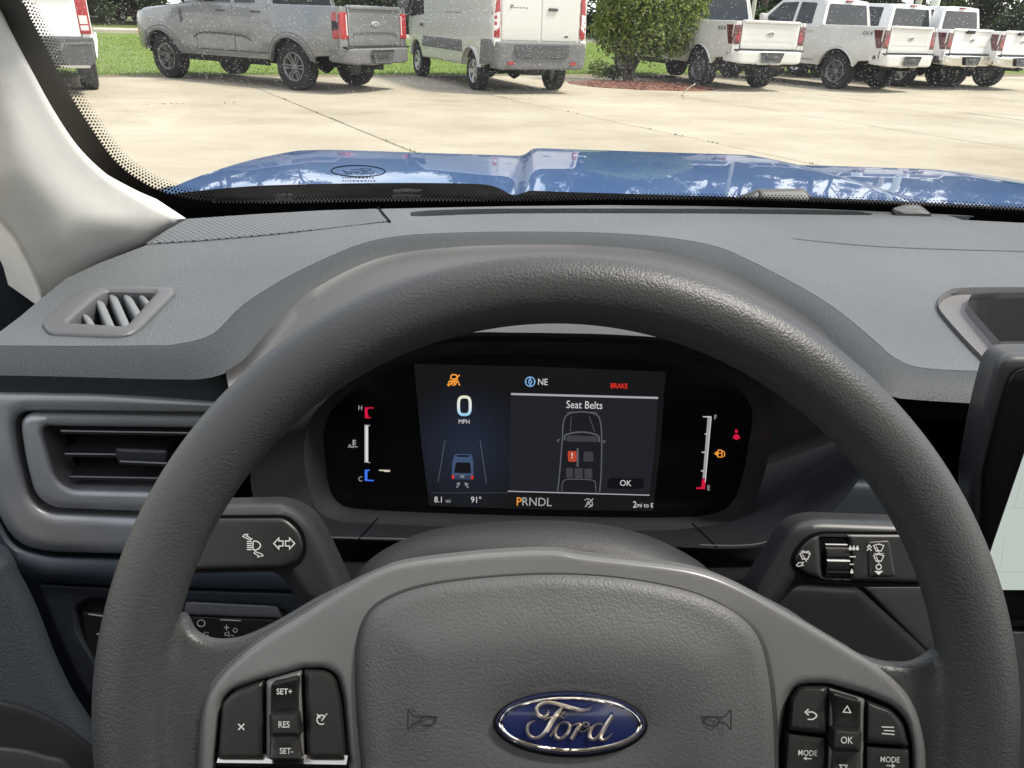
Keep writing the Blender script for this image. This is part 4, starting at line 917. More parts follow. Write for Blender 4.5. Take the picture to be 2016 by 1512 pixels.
for q in (vo, pn): Lk(tc.outputs['Object'], q.inputs['Vector'])
Lk(vo.outputs['Distance'], mrr.inputs['Value']); Lk(vo.outputs['Color'], sepc.inputs[0]); Lk(pn.outputs['Fac'], pr.inputs['Value']); Lk(pn.outputs['Fac'], film.inputs['Value'])
Lk(sepc.outputs[0], th.inputs[0]); Lk(pr.outputs[0], th.inputs[1]); Lk(mrr.outputs[0], mu.inputs[0]); Lk(th.outputs[0], mu.inputs[1]); Lk(mu.outputs[0], mu2.inputs[0])
sz_ = N('ShaderNodeSeparateXYZ'); mz_ = N('ShaderNodeMapRange'); mz_.inputs['From Min'].default_value = 1.21; mz_.inputs['From Max'].default_value = 1.34; mz_.inputs['To Min'].default_value = .12; mu3 = N('ShaderNodeMath'); mu3.operation = 'MULTIPLY'; Lk(tc.outputs['Object'], sz_.inputs[0]); Lk(sz_.outputs['Z'], mz_.inputs['Value']); Lk(mz_.outputs[0], mu3.inputs[1]); Lk(mu2.outputs[0], mu3.inputs[0]); Lk(mu3.outputs[0], fm.inputs[0]); Lk(film.outputs[0], fm.inputs[1])
Lk(fm.outputs[0], m3.inputs[0]); Lk(m1.outputs[0], m3.inputs[1]); Lk(m2.outputs[0], m3.inputs[2]); Lk(m3.outputs[0], out.inputs[0])
pill_mid = [(-70, -330), (-30, -40), (25, 60), (90, 190), (150, 290), (215, 365), (300, 415), (380, 440)]
sheet('glass', pill_mid + [(2600, 470), (2600, -330)], S_ws, M_glass, ws, step=160, skirt=0, smooth=False)
ped = cat([(-40, -60), (14, 0), (36, 40), (70, 105), (110, 180), (155, 250), (205, 318), (262, 366), (330, 398), (420, 412)], False, 6)      # inner edge of the solid black border
offs = lambda pts, d: [(p[0] + d * .93, p[1] - d * .42) if p[1] < 330 else (p[0] + d * .5, p[1] - d * .95) for p in pts]
frit_in = cat([(-40, -60), (40, 0), (62, 40), (96, 105), (134, 180), (178, 250), (226, 316), (280, 358), (340, 384), (420, 398), (520, 406)], False, 6)
low_in = cat([(420, 399), (560, 400), (760, 396), (1000, 396), (1200, 393), (1400, 393), (1600, 397), (1800, 404), (2016, 415), (2300, 432)], False, 4)
frit_out = [(-120, -60), (-40, 60), (40, 200), (120, 330), (240, 430), (380, 460), (900, 440), (2300, 470)]
sheet('frit_border', frit_in[:55] + low_in + frit_out[::-1], lambda a, b, h=0: S_ws(a, b, h + .002), M_frit, ws, step=60, skirt=0)
mb = MB()
def dot_rows(path, sign, rows):
    P_ = resamp(path, max(4, int(sum((Vector(b_) - Vector(a_)).length for a_, b_ in zip(path, path[1:])) / 7.2)))
    for k, (dist_, rad_) in enumerate(rows):
        for q in range(1, len(P_) - 1):
            t_ = (P_[q + 1] - P_[q - 1]).normalized(); c_ = P_[q] + Vector((t_.y, -t_.x)) * dist_ * sign + t_ * (3.6 if k % 2 else 0)
            pts_ = [S_ws(c_.x + rad_ * math.cos(u), c_.y + rad_ * math.sin(u), .0028) for u in [math.pi * v / 3 for v in range(6)]]
            mb.add(pts_, [[0, 1, 2, 3, 4, 5]])
dot_rows(frit_in[:55], 1, [(2, 2.7), (8, 2.5), (13.5, 2.1), (18.5, 1.6), (23, 1.1)])
dot_rows(low_in, 1, [(2, 2.5), (6.5, 2.0), (10.5, 1.5)])
mb.build('frit_dots', M_frit, ws, smooth=False)['kind'] = 'stuff'
# maker's print on the glass, read from behind (mirrored), and small bright stickers
S_wsp = lambda a, b, h=0: S_ws(a, b, h + .0015)
M_print = mat('glass_print', (.012, .012, .02), .6)
strokes('glass_print', [{'p': ell(705, 337, 53, 11, 48, R(1)), 'w': 2.2, 'closed': True}], 2, S_wsp, M_print, ws, h=0)
script_marks('glass_print', 705, 338, 56, lambda a, b, h=0: S_ws(a, 338 + (b - 338) * .42, h + .0015), M_print, ws, 0.0, mirror=-1, wk=.8)
mb = MB()
rr = random.Random(4)
for row in range(3):
    x = 674
    while x < 736:
        w = rr.uniform(2, 6); v, f = ribbon_data([(x, 350 + row * 6), (x + w, 350.3 + row * 6)], 2.2, S_wsp, 0); mb.add(v, f); x += w + 2.2
mb.build('glass_small_print', M_print, ws)['kind'] = 'stuff'
M_stk = mat('sticker_white', (.7, .7, .7), .5)
fills('number_plate_slip', [[(543, 392), (562, 391), (562, 396), (543, 397)], [(566, 392), (575, 391), (575, 396), (566, 397)], [(772, 384), (800, 382), (830, 384), (828, 388), (776, 389)]], lambda a, b, h=0: S_ws(a, b, h + .004), M_stk, ws, h=0)

# ---- roof pillar trim
Q0 = S_dash(345, 430); Q1 = S_ws(40, 60, .01)
pn_ = (Q1 - Q0).cross(Vector((-.45, -1, .05)))
S_pil = plane_surf(Q0, pn_)
pil = thing('roof_pillar', 'cream cloth-covered roof pillar at the left of the windscreen', 'roof pillar', tuple(Q0), world_space=True)
pil_c = cat([(-60, -90), (-8, 0), (22, 62), (58, 130), (104, 214), (152, 286), (204, 338), (262, 378), (324, 412), (366, 430)], False, 5) + [(366, 431), (330, 455), (283, 490), (200, 522), (132, 556), (80, 606), (72, 572), (50, 520), (22, 468), (-10, 430), (-60, 380)]
sheet('trim', pil_c, S_pil, M_cream, pil, step=22, edge=(14, .010), skirt=.05, hf=lambda a, b, d: .014 * sst(0, 110, d))
sheet('pillar_seal', [(-200, 380), (-60, 385), (0, 436), (30, 476), (58, 528), (78, 590), (84, 640), (20, 720), (-200, 800)], plane_surf(P_d(20, 560, .86), Vector((.5, -1, .1))), M_seal, pil, step=30, edge=(22, .012), skirt=.03)

# ---- driver's door
S_dr = plane_surf(P_d(40, 1250, .62), Vector((.85, -1, .35)))
door = thing('driver_door', 'dark blue-grey driver door trim at lower left with a curved pocket', 'car door', tuple(P_d(0, 1250, .64)), world_space=True)
sheet('door_trim', cat([(-200, 1060), (0, 1085), (40, 1130), (75, 1200), (110, 1290), (160, 1390), (230, 1500), (290, 1640), (-200, 1640)], True, 5), S_dr, M_door, door, step=26, edge=(40, .016), skirt=.03)
sheet('door_pocket', cat([(-200, 1382), (-60, 1372), (30, 1384), (100, 1410), (160, 1450), (230, 1520), (280, 1640), (-200, 1640)], True, 5), lambda a, b, h=0: S_dr(a, b, h + .010), M_hous, door, step=24, edge=(12, .005), skirt=.012)
sheet('pocket_lip', cat([(-200, 1490), (-60, 1470), (30, 1472), (90, 1486), (140, 1510), (180, 1640), (-200, 1640)], True, 5), lambda a, b, h=0: S_dr(a, b, h + .018), M_hous2, door, step=24, edge=(10, .004), skirt=.01)

# ---- bonnet, scuttle, wiper seen over the dashboard
def zhood(x, y):
    z = 1.128 - .020 * (y - 1.22) - .060 * max(0, y - 1.3) ** 2
    xl = x + .55
    z -= .16 * max(0, .17 - xl) ** 1.5 if xl < .17 else 0
    z -= .10 * max(0, x - 1.10) ** 1.3 if x > 1.10 else 0
    cx = .047 + .061 * (y - 1.2)             # raised centre panel between two creases
    rx = .74 - .085 * (y - 1.2)
    z += .020 * (1 / (1 + math.exp(-(x - cx) / .006))) * (1 / (1 + math.exp((x - rx) / .010)))
    return z
M_blue = mat('blue_paint', (.001, .056, .195), .35, metal=.0, spec=.2, coat=.75, coat_rough=.02)
hood = thing('engine_bonnet', 'glossy blue engine bonnet with a raised crease seen over the dashboard', 'car bonnet', (.3, 1.6, 1.1), world_space=True)
vv, ff = [], []
NX, NY = 190, 44
for j in range(NY + 1):
    for i in range(NX + 1):
        u = i / NX
        q = j / NY
        xl = -.545 + .10 * q * q; xr = 1.285 - .10 * q * q
        x = xl + (xr - xl) * u
        y0 = 1.235 + .165 / (1 + math.exp((x - .030) / .012)) * sst(-.60, .0, x) ** .55
        y = y0 + (2.02 - y0) * q
        vv.append(Vector((x, y, zhood(x, y) - (.09 * ((y - 1.94) / .08) ** 2 if y > 1.94 else 0))))
for j in range(NY):
    for i in range(NX): ff.append([j * (NX + 1) + i, j * (NX + 1) + i + 1, (j + 1) * (NX + 1) + i + 1, (j + 1) * (NX + 1) + i])
mesh_obj('bonnet_edge', [p + Vector((0, .0006, -.0003)) for p in vv[:NX + 1]] + [p + Vector((0, .006, -.06)) for p in vv[:NX + 1]], [[i, i + 1, NX + 2 + i, NX + 1 + i] for i in range(NX)], M_black, hood)
bp_ = mesh_obj('bonnet_panel', vv, ff, M_blue, hood, sharp=70)
for s, x in ((-1, -.56), (1, 1.30)):
    mb = MB()
    mb.add([Vector((x, 1.16, 1.10)), Vector((x + .07 * s, 1.16, 1.04)), Vector((x - .02 * s, 1.98, 1.03)), Vector((x + .05 * s, 1.98, .97)), Vector((x + .09 * s, 1.16, .55)), Vector((x + .07 * s, 1.98, .55))], [[0, 1, 3, 2], [1, 4, 5, 3]])
    mb.build('wing', M_blue, hood)
mb = MB(); mb.add([(-.47, 1.99, 1.02), (1.2, 1.99, 1.02), (1.2, 2.03, .45), (-.47, 2.03, .45)], [[0, 1, 2, 3]]); mb.build('nose', M_black, hood)
scut = thing('scuttle_panel', 'black plastic scuttle panel between the windscreen and the blue bonnet', 'scuttle panel', (.3, 1.18, 1.1), world_space=True)
mb = MB(); prof_ = [(1.10, 1.085), (1.17, 1.099), (1.235, 1.102), (1.36, 1.100), (1.46, 1.090), (1.47, .80)]
mb.add([(x, y, z) for y, z in prof_ for x in (-.60, 1.34)], [[2 * k, 2 * k + 1, 2 * k + 3, 2 * k + 2] for k in range(5)]); mb.build('panel', M_hous, scut, smooth=False)
S_wa = plane_surf(P_pl(1540, 390, Vector((0, 1.16, 1)), Vector((0, 1, 0))), Vector((0, -.7, .7)))
wa = thing('windscreen_wiper', 'grey wiper arm with capped joint lying at the foot of the windscreen', 'wiper', tuple(S_wa(1540, 390)), world_space=True)
sheet('arm_cap', rnd([(1492, 372), (1585, 371), (1600, 392), (1598, 399), (1494, 393)], [6, 8, 6, 3, 5]), S_wa, mat('wiper_grey', (.045, .044, .041), .5), wa, step=8, edge=(7, .006), skirt=.012, hf=lambda a, b, d: .006)
sheet('arm_shoulder', rnd([(1445, 390), (1496, 370), (1502, 388), (1490, 396)], 5), S_wa, M_hous2, wa, step=8, edge=(8, .006), skirt=.01, hf=lambda a, b, d: .003)
tube('arm', [S_wa(p[0], p[1], .001) for p in [(1590, 395), (1700, 401), (1850, 408), (2016, 417), (2250, 431)]], .006, M_black, wa, 8)
strip('rubber_blade', [S_wa(p[0], p[1], .001) for p in [(1120, 396), (1300, 394), (1460, 395), (1620, 400)]], [S_wa(p[0], p[1] + 6, .001) for p in [(1120, 396), (1300, 394), (1460, 395), (1620, 400)]], M_black, wa, n=20, prof=((0, 0), (.5, .004), (1, 0)))
# rest of the cabin: floor, roof, seats and doors (what shades the driver's side of the wheel)
shell_ = thing('car_floor', 'dark carpeted car floor below the steering wheel', 'car floor', (.35, .2, .35), world_space=True)
mb = MB(); mb.box(-.62, -1.7, .33, 1.35, 1.2, .36); mb.build('floor_carpet', M_void, shell_)
roof = thing('car_roof', 'cream cloth roof lining over the driver', 'car roof', (.35, -.6, 1.66), world_space=True)
mb = MB(); mb.box(-.52, -1.75, 1.62, 1.25, .16, 1.68, .02); mb.build('roof_lining', M_cream, roof)
M_seat = mat('seat_cloth', (.035, .035, .037), .85, bump=('grain', 500, .4, .001))
for x in (.035, .70):
    st = thing('front_seat', 'dark cloth driver seat' if x < .5 else 'dark cloth passenger seat', 'car seat', (x, -.45, .36), world_space=True)
    mb = MB(); mb.box(x - .25, -.62, .45, x + .25, -.10, .62, .05); mb.build('seat_cushion', M_seat, st)
    mb = MB(); mb.box(x - .25, -.86, .60, x + .25, -.66, 1.24, .06); mb.build('backrest', M_seat, st)
    mb = MB(); mb.box(x - .13, -.86, 1.27, x + .13, -.74, 1.48, .04); mb.build('headrest', M_seat, st)
rear = thing('rear_bench', 'dark cloth rear bench closing the cabin', 'car seat', (.35, -1.5, .36), world_space=True)
mb = MB(); mb.box(-.55, -1.60, .36, 1.28, -1.45, 1.20, .05); mb.build('backrest', M_seat, rear)
for nm, x, lb in (('driver_side_panel', -.62, 'dark lower side of the cabin beside the driver'), ('passenger_side_panel', 1.32, 'dark lower side of the cabin beside the passenger')):
    sp_ = thing(nm, lb, 'car door', (x, -.4, .36), world_space=True)
    mb = MB(); mb.box(x, -1.6, .36, x + .04, 1.16 if x < 0 else 1.05, 1.06, .01); mb.build('panel', M_door, sp_)
    mb = MB(); mb.box(x + (.03 if x < 0 else -.05), -.95, 1.06, x + (.09 if x < 0 else .01), -.75, 1.64); mb.build('door_post', M_cream, sp_, smooth=False)

# ================================================================== THE LOT OUTSIDE
def gnd(px, py, z=0.0):
    r = ray(px, py); return O + r * ((z - CAM_H) / r.z)
GA = R(28)
E1 = Vector((math.cos(GA), math.sin(GA), 0)); E2 = Vector((-math.sin(GA), math.cos(GA), 0))
def G(a, b, z=0.0): return E1 * a + E2 * b + Vector((0, 0, z))

M_earth = mat('earth', (.09, .12, .04), .95, spec=.1, var=(.3, (.13, .15, .05), .4, .6))
M_joint = mat('joint_dirt', (.19, .16, .115), .95, spec=.1)
M_conc = bpy.data.materials.new('lot_concrete'); M_conc.use_nodes = True
nt = M_conc.node_tree; b = nt.nodes['Principled BSDF']; b.inputs['Roughness'].default_value = .85; b.inputs['Specular IOR Level'].default_value = .25
tc = nt.nodes.new('ShaderNodeTexCoord'); geo_ = nt.nodes.new('ShaderNodeNewGeometry')
n1 = nt.nodes.new('ShaderNodeTexNoise'); n1.inputs['Scale'].default_value = .38; n1.inputs['Detail'].default_value = 7; n1.inputs['Roughness'].default_value = .62
r1 = nt.nodes.new('ShaderNodeValToRGB'); r1.color_ramp.elements[0].position = .40; r1.color_ramp.elements[1].position = .64
r1.color_ramp.elements[0].color = (.325, .283, .21, 1); r1.color_ramp.elements[1].color = (.405, .362, .28, 1)
ee = r1.color_ramp.elements.new(.28); ee.color = (.265, .22, .15, 1)
n2 = nt.nodes.new('ShaderNodeTexNoise'); n2.inputs['Scale'].default_value = 26; n2.inputs['Detail'].default_value = 5
mpx = nt.nodes.new('ShaderNodeMapping'); mpx.inputs['Rotation'].default_value = (0, 0, R(12)); mpx.inputs['Scale'].default_value = (.55, 1.3, 1)
n3 = nt.nodes.new('ShaderNodeTexNoise'); n3.inputs['Scale'].default_value = 1.2; n3.inputs['Detail'].default_value = 6; n3.inputs['Roughness'].default_value = .7
r3 = nt.nodes.new('ShaderNodeValToRGB'); r3.color_ramp.elements[0].position = .36; r3.color_ramp.elements[1].position = .56
r3.color_ramp.elements[0].color = (.70, .66, .60, 1); r3.color_ramp.elements[1].color = (1, 1, 1, 1)
mxa = nt.nodes.new('ShaderNodeMix'); mxa.data_type = 'RGBA'; mxa.blend_type = 'MULTIPLY'; mxa.inputs[0].default_value = .35
mxb = nt.nodes.new('ShaderNodeMix'); mxb.data_type = 'RGBA'; mxb.blend_type = 'OVERLAY'; mxb.inputs[0].default_value = .12
oi = nt.nodes.new('ShaderNodeObjectInfo'); mrv = nt.nodes.new('ShaderNodeMapRange'); mrv.inputs['To Min'].default_value = .93; mrv.inputs['To Max'].default_value = 1.05
mxc = nt.nodes.new('ShaderNodeVectorMath'); mxc.operation = 'SCALE'
L = nt.links.new
for q in (n1, n2): L(geo_.outputs['Position'], q.inputs['Vector'])
L(geo_.outputs['Position'], mpx.inputs['Vector']); L(mpx.outputs[0], n3.inputs['Vector'])
L(n1.outputs['Fac'], r1.inputs[0]); L(n3.outputs['Fac'], r3.inputs[0])
L(r1.outputs[0], mxa.inputs[6]); L(r3.outputs[0], mxa.inputs[7]); L(mxa.outputs[2], mxb.inputs[6]); L(n2.outputs['Fac'], mxb.inputs[7])
L(oi.outputs['Random'], mrv.inputs['Value']); L(mxb.outputs[2], mxc.inputs[0]); L(mrv.outputs[0], mxc.inputs['Scale']); L(mxc.outputs[0], b.inputs['Base Color'])
bpn = nt.nodes.new('ShaderNodeBump'); bpn.inputs['Strength'].default_value = .3; bpn.inputs['Distance'].default_value = .004
L(n2.outputs['Fac'], bpn.inputs['Height']); L(bpn.outputs[0], b.inputs['Normal'])

ground = mesh_obj('ground', [(-900, -900, -.12), (900, -900, -.12), (900, 900, -.12), (-900, 900, -.12)], [[0, 1, 2, 3]], M_earth, smooth=False)
tag(ground, 'open ground round the concrete lot', None, kind='structure')
lot = mesh_obj('concrete_lot', [G(-30, -40, -.022), G(46, -40, -.022), G(46, 19.2, -.022), G(-30, 19.2, -.022)], [[0, 1, 2, 3]], M_joint, smooth=False)
tag(lot, 'pale concrete vehicle lot of large slabs', None, kind='structure')
def slab_mesh(w, l):
    mb = MB(); g = .012
    mb.box(-w / 2 + g, -l / 2 + g, -.1, w / 2 - g, l / 2 - g, 0.0)
    bm = bmesh.new(); me = bpy.data.meshes.new('concrete_slab')
    me.from_pydata([tuple(v) for v in mb.v], [], mb.f); bm.from_mesh(me)
    top = [e for e in bm.edges if all(v.co.z > -.01 for v in e.verts)]
    bmesh.ops.bevel(bm, geom=top, offset=.006, segments=1, affect='EDGES'); bm.to_mesh(me); bm.free()
    me.materials.append(M_conc); return me
SL5, SL4 = slab_mesh(4.0, 5.0), slab_mesh(4.0, 4.1)
rs = random.Random(3)
for ci in range(-6, 9):
    a0 = 3.35 + 4 * ci + 2
    right = ci >= 2
    me, stp, b0 = (SL4, 4.1, 5.15) if right else (SL5, 5.0, 3.3)
    k0, k1 = (-8, 4) if right else (-6, 4)
    for k in range(k0, k1):
        bb = b0 + stp * k + stp / 2
        if bb + stp / 2 > 20: continue
        p = G(a0, bb)
        if p.y < -14 or p.length > 40: continue
        o = bpy.data.objects.new('concrete_slab', me); COL.objects.link(o); o.parent = lot
        o.location = p + Vector((0, 0, rs.uniform(-.003, .003))); o.rotation_euler = (rs.uniform(-.0007, .0007), rs.uniform(-.0007, .0007), GA)
# hairline weeds and dirt in the joints
M_weed = mat('joint_weed', (.10, .12, .035), .9)
mb = MB()
for _ in range(420):
    if rs.random() < .5: p = G(rs.uniform(-6, 3), 13.3 + rs.uniform(-.02, .02))
    else: p = G(rs.choice((3.35, 7.35)), rs.uniform(4, 18))
    if noise.noise(p * 1.3) < .12: continue
    h = rs.uniform(.006, .035); an = rs.uniform(0, 6.28); d = Vector((math.cos(an), math.sin(an), 0)) * .012
    mb.add([p - d, p + d, p + Vector((rs.uniform(-.02, .02), rs.uniform(-.02, .02), h))], [[0, 1, 2]])
tag(mb.build('joint_weeds', M_weed, smooth=False), 'thin weeds growing in the joints of the concrete', None, kind='stuff')

M_grass = mat('lawn', (.10, .155, .028), .9, spec=.15, var=(.8, (.13, .18, .035), .35, .65))
lawn = mesh_obj('lawn', [G(-60, 19.15, -.02), G(140, 19.15, -.02), G(140, 44, .0), G(-60, 44, .0)], [[0, 1, 2, 3]], M_grass, smooth=False)
tag(lawn, 'green mown lawn strip behind the parked vehicles', None, kind='structure')
M_blade = bpy.data.materials.new('grass_blade'); M_blade.use_nodes = True
nt = M_blade.node_tree; b = nt.nodes['Principled BSDF']; b.inputs['Roughness'].default_value = .6; b.inputs['Specular IOR Level'].default_value = .2
g2 = nt.nodes.new('ShaderNodeNewGeometry'); rp = nt.nodes.new('ShaderNodeValToRGB'); rp.color_ramp.elements[0].color = (.08, .14, .018, 1); rp.color_ramp.elements[1].color = (.17, .22, .04, 1)
nt.links.new(g2.outputs['Random Per Island'], rp.inputs[0]); nt.links.new(rp.outputs[0], b.inputs['Base Color'])
verts, faces = [], []
for _ in range(60000):
    a = rs.uniform(-20, 24); bq = 19.1 + 20 * rs.random() ** 2.2
    p = G(a, bq, -.01); an = rs.uniform(0, 6.28); w = .006 + .0008 * (bq - 19); h = rs.uniform(.02, .055)
    d = Vector((math.cos(an), math.sin(an), 0)) * w; i = len(verts)
    verts += [p - d, p + d, p + Vector((rs.uniform(-.025, .025), rs.uniform(-.025, .025), h))]; faces.append([i, i + 1, i + 2])
me = bpy.data.meshes.new('grass'); me.from_pydata([tuple(v) for v in verts], [], faces); me.materials.append(M_blade)
tag(link('grass', me), 'short green grass blades of the lawn', None, kind='stuff')
M_road = mat('road_concrete', (.34, .31, .25), .9, var=(.4, (.40, .37, .30), .4, .6))
road = mesh_obj('road', [G(-90, 44, .012), G(90, 44, .012), G(90, 52, .012), G(-90, 52, .012)], [[0, 1, 2, 3]], M_road, smooth=False)
tag(road, 'pale road beyond the lawn', None, kind='structure')
mb = MB(); q = [G(-90, 43.7, -.1), G(90, 43.7, -.1), G(90, 44, -.1), G(-90, 44, -.1)]; mb.add(q + [p + Vector((0, 0, .24)) for p in q], [[0, 1, 5, 4], [4, 5, 6, 7], [2, 3, 7, 6]])
tag(mb.build('kerb', M_road, smooth=False), 'pale kerb along the road', None, kind='structure')

# ---- vehicle builder (local frame: x forward, y left, z up, origin under the rear axle)
M_glassd = mat('tinted_glass', (.010, .012, .013), .05, spec=.55)
M_tyre = mat('tyre_rubber', (.022, .022, .024), .8, spec=.2, bump=('grain', 60, .4, .01))
M_rimd = mat('rim_dark', (.17, .175, .18), .4, metal=.4)
M_rims = mat('rim_silver', (.46, .46, .46), .32, metal=.7)
M_under = mat('underbody', (.012, .012, .013), .8, spec=.1)
M_plast = mat('bumper_plastic', (.050, .052, .055), .6, var=(6, (.060, .062, .064), .4, .6))
M_plast2 = mat('cladding_grey', (.115, .115, .115), .65, var=(6, (.13, .128, .125), .4, .6))
M_red = mat('lamp_red', (.30, .010, .014), .2, coat=.6)
M_dred = mat('lamp_dark_red', (.085, .010, .014), .15, coat=.8)
M_clear = mat('lamp_clear', (.62, .60, .58), .2, coat=.6)
M_amber = mat('lamp_amber', (.70, .20, .03), .25, coat=.5)
M_chr = mat('bumper_chrome', (.72, .70, .66), .16, metal=1.0)
M_gap = mat('panel_gap', (.015, .015, .016), .8)
M_badged = mat('badge_dark', (.05, .055, .06), .35)
def paint(name, c, metal=.0, c2=None): return mat(name, c, .32, metal=metal, coat=.8, coat_rough=.06, var=(2.5, c2, .35, .65) if c2 else None)
P_white = paint('white_paint', (.78, .77, .74)); P_white2 = paint('oxford_white', (.54, .53, .50), 0, (.57, .56, .53)); P_grey = paint('carbon_grey', (.165, .170, .172), .3, (.188, .192, .192)); P_van = paint('van_white', (.52, .505, .47))

def wheel_mesh(r, w, rim_r, spokes, dark):
    mb = MB(); hw = w / 2
    mb.lathe([(rim_r, hw * .80), (rim_r + .02, hw * .95), (rim_r + (r - rim_r) * .55, hw * 1.02), (r * .965, hw * .88), (r * .985, hw * .78), (r * .985, -hw * .78), (r * .965, -hw * .88), (rim_r + (r - rim_r) * .55, -hw * 1.02), (rim_r, -hw * .8)], 'Y', 44)
    for k in range(44):                                   # tread blocks
        for s in (-1, 0, 1):
            a0 = 2 * math.pi * (k + .15 + .35 * (s % 2)) / 44; a1 = a0 + 2 * math.pi * .62 / 44
            y0, y1 = (s - .42) * hw * .56, (s + .42) * hw * .56
            if s: y0, y1 = (y0, hw * .84) if s > 0 else (-hw * .84, y1)
            v = [(rr * math.cos(a), y, rr * math.sin(a)) for rr in (r * .97, r) for a in (a0, a1) for y in (y0, y1)]
            mb.add(v, [[4, 5, 7, 6], [0, 4, 6, 2], [1, 3, 7, 5], [0, 1, 5, 4], [2, 6, 7, 3]])
    ty = mb.build('wheel', M_tyre, None, sharp=30)
    mr_ = MB(); mr_.lathe([(rim_r * 1.03, hw * .86), (rim_r * .97, hw * .92), (rim_r * .90, hw * .80), (rim_r * .88, -.02), (rim_r * .3, -.03), (0, -.03)], 'Y', 36)
    for s in range(spokes):
        a = 2 * math.pi * s / spokes
        for dw in ((-.03, -.012), (.012, .03)) if dark else ((-.034, .034),):
            v = []
            for rad, yy in ((rim_r * .18, hw * .62), (rim_r * .95, hw * .78)):
                for t in dw:
                    tt = t * (1.0 if rad < rim_r * .5 else 1.6)
                    for dy in (0, -.05): v.append((rad * math.cos(a) - tt * math.sin(a), yy + dy, rad * math.sin(a) + tt * math.cos(a)))
            mr_.add(v, [[0, 2, 6, 4], [0, 4, 5, 1], [2, 3, 7, 6], [1, 5, 7, 3]])
    mr_.lathe([(0, hw * .70), (rim_r * .16, hw * .70), (rim_r * .24, hw * .60), (rim_r * .24, 0)], 'Y', 20)
    ri = mr_.build('rim', M_rimd if dark else M_rims, ty, sharp=30)
    return ty
def arch_pts(xc, zc, r, zlow, n=16):
    """points over the arch from its rear foot to its front foot"""
    a0 = math.asin(max(-1, min(1, (zlow - zc) / r)))
    return [(xc + r * math.cos(a), zc + r * math.sin(a)) for a in [math.pi - a0 + (a0 * 2 - math.pi) * k / n for k in range(n + 1)]]
def side_surf(wf, s):
    def f(x, z, h=0.0): return Vector((x, s * (wf(x, z) + h), z))
    return f
def rear_surf(x0, hw, lean=0.0, cr=.10):
    def f(y, z, h=0.0):
        q = max(0, abs(y) - (hw - cr)) / cr
        return Vector((x0 + cr * (1 - math.sqrt(max(0, 1 - min(1, q) ** 2))) + lean * (z - 1.0) - h, y, z))
    f.n = Vector((-1, 0, 0)); return f
def add_wheels(t, wm, wb, tr, r, first):
    for k, (x, s) in enumerate(((0, 1), (0, -1), (wb, 1), (wb, -1))):
        if first and k == 0: w_ = wm; w_.parent = t
        else:
            w_ = wm.copy(); COL.objects.link(w_); w_.parent = t
            for c in wm.children:
                c2 = c.copy(); COL.objects.link(c2); c2.parent = w_
        w_.location = (x, s * tr / 2, r); w_.rotation_euler = (0, .35 * k, 0 if s > 0 else math.pi)
WHEELS = {}
def get_wheels(key, t, wb, tr, r, *a):
    if key not in WHEELS: WHEELS[key] = wheel_mesh(r, *a); add_wheels(t, WHEELS[key], wb, tr, r, True)
    else: add_wheels(t, WHEELS[key], wb, tr, r, False)

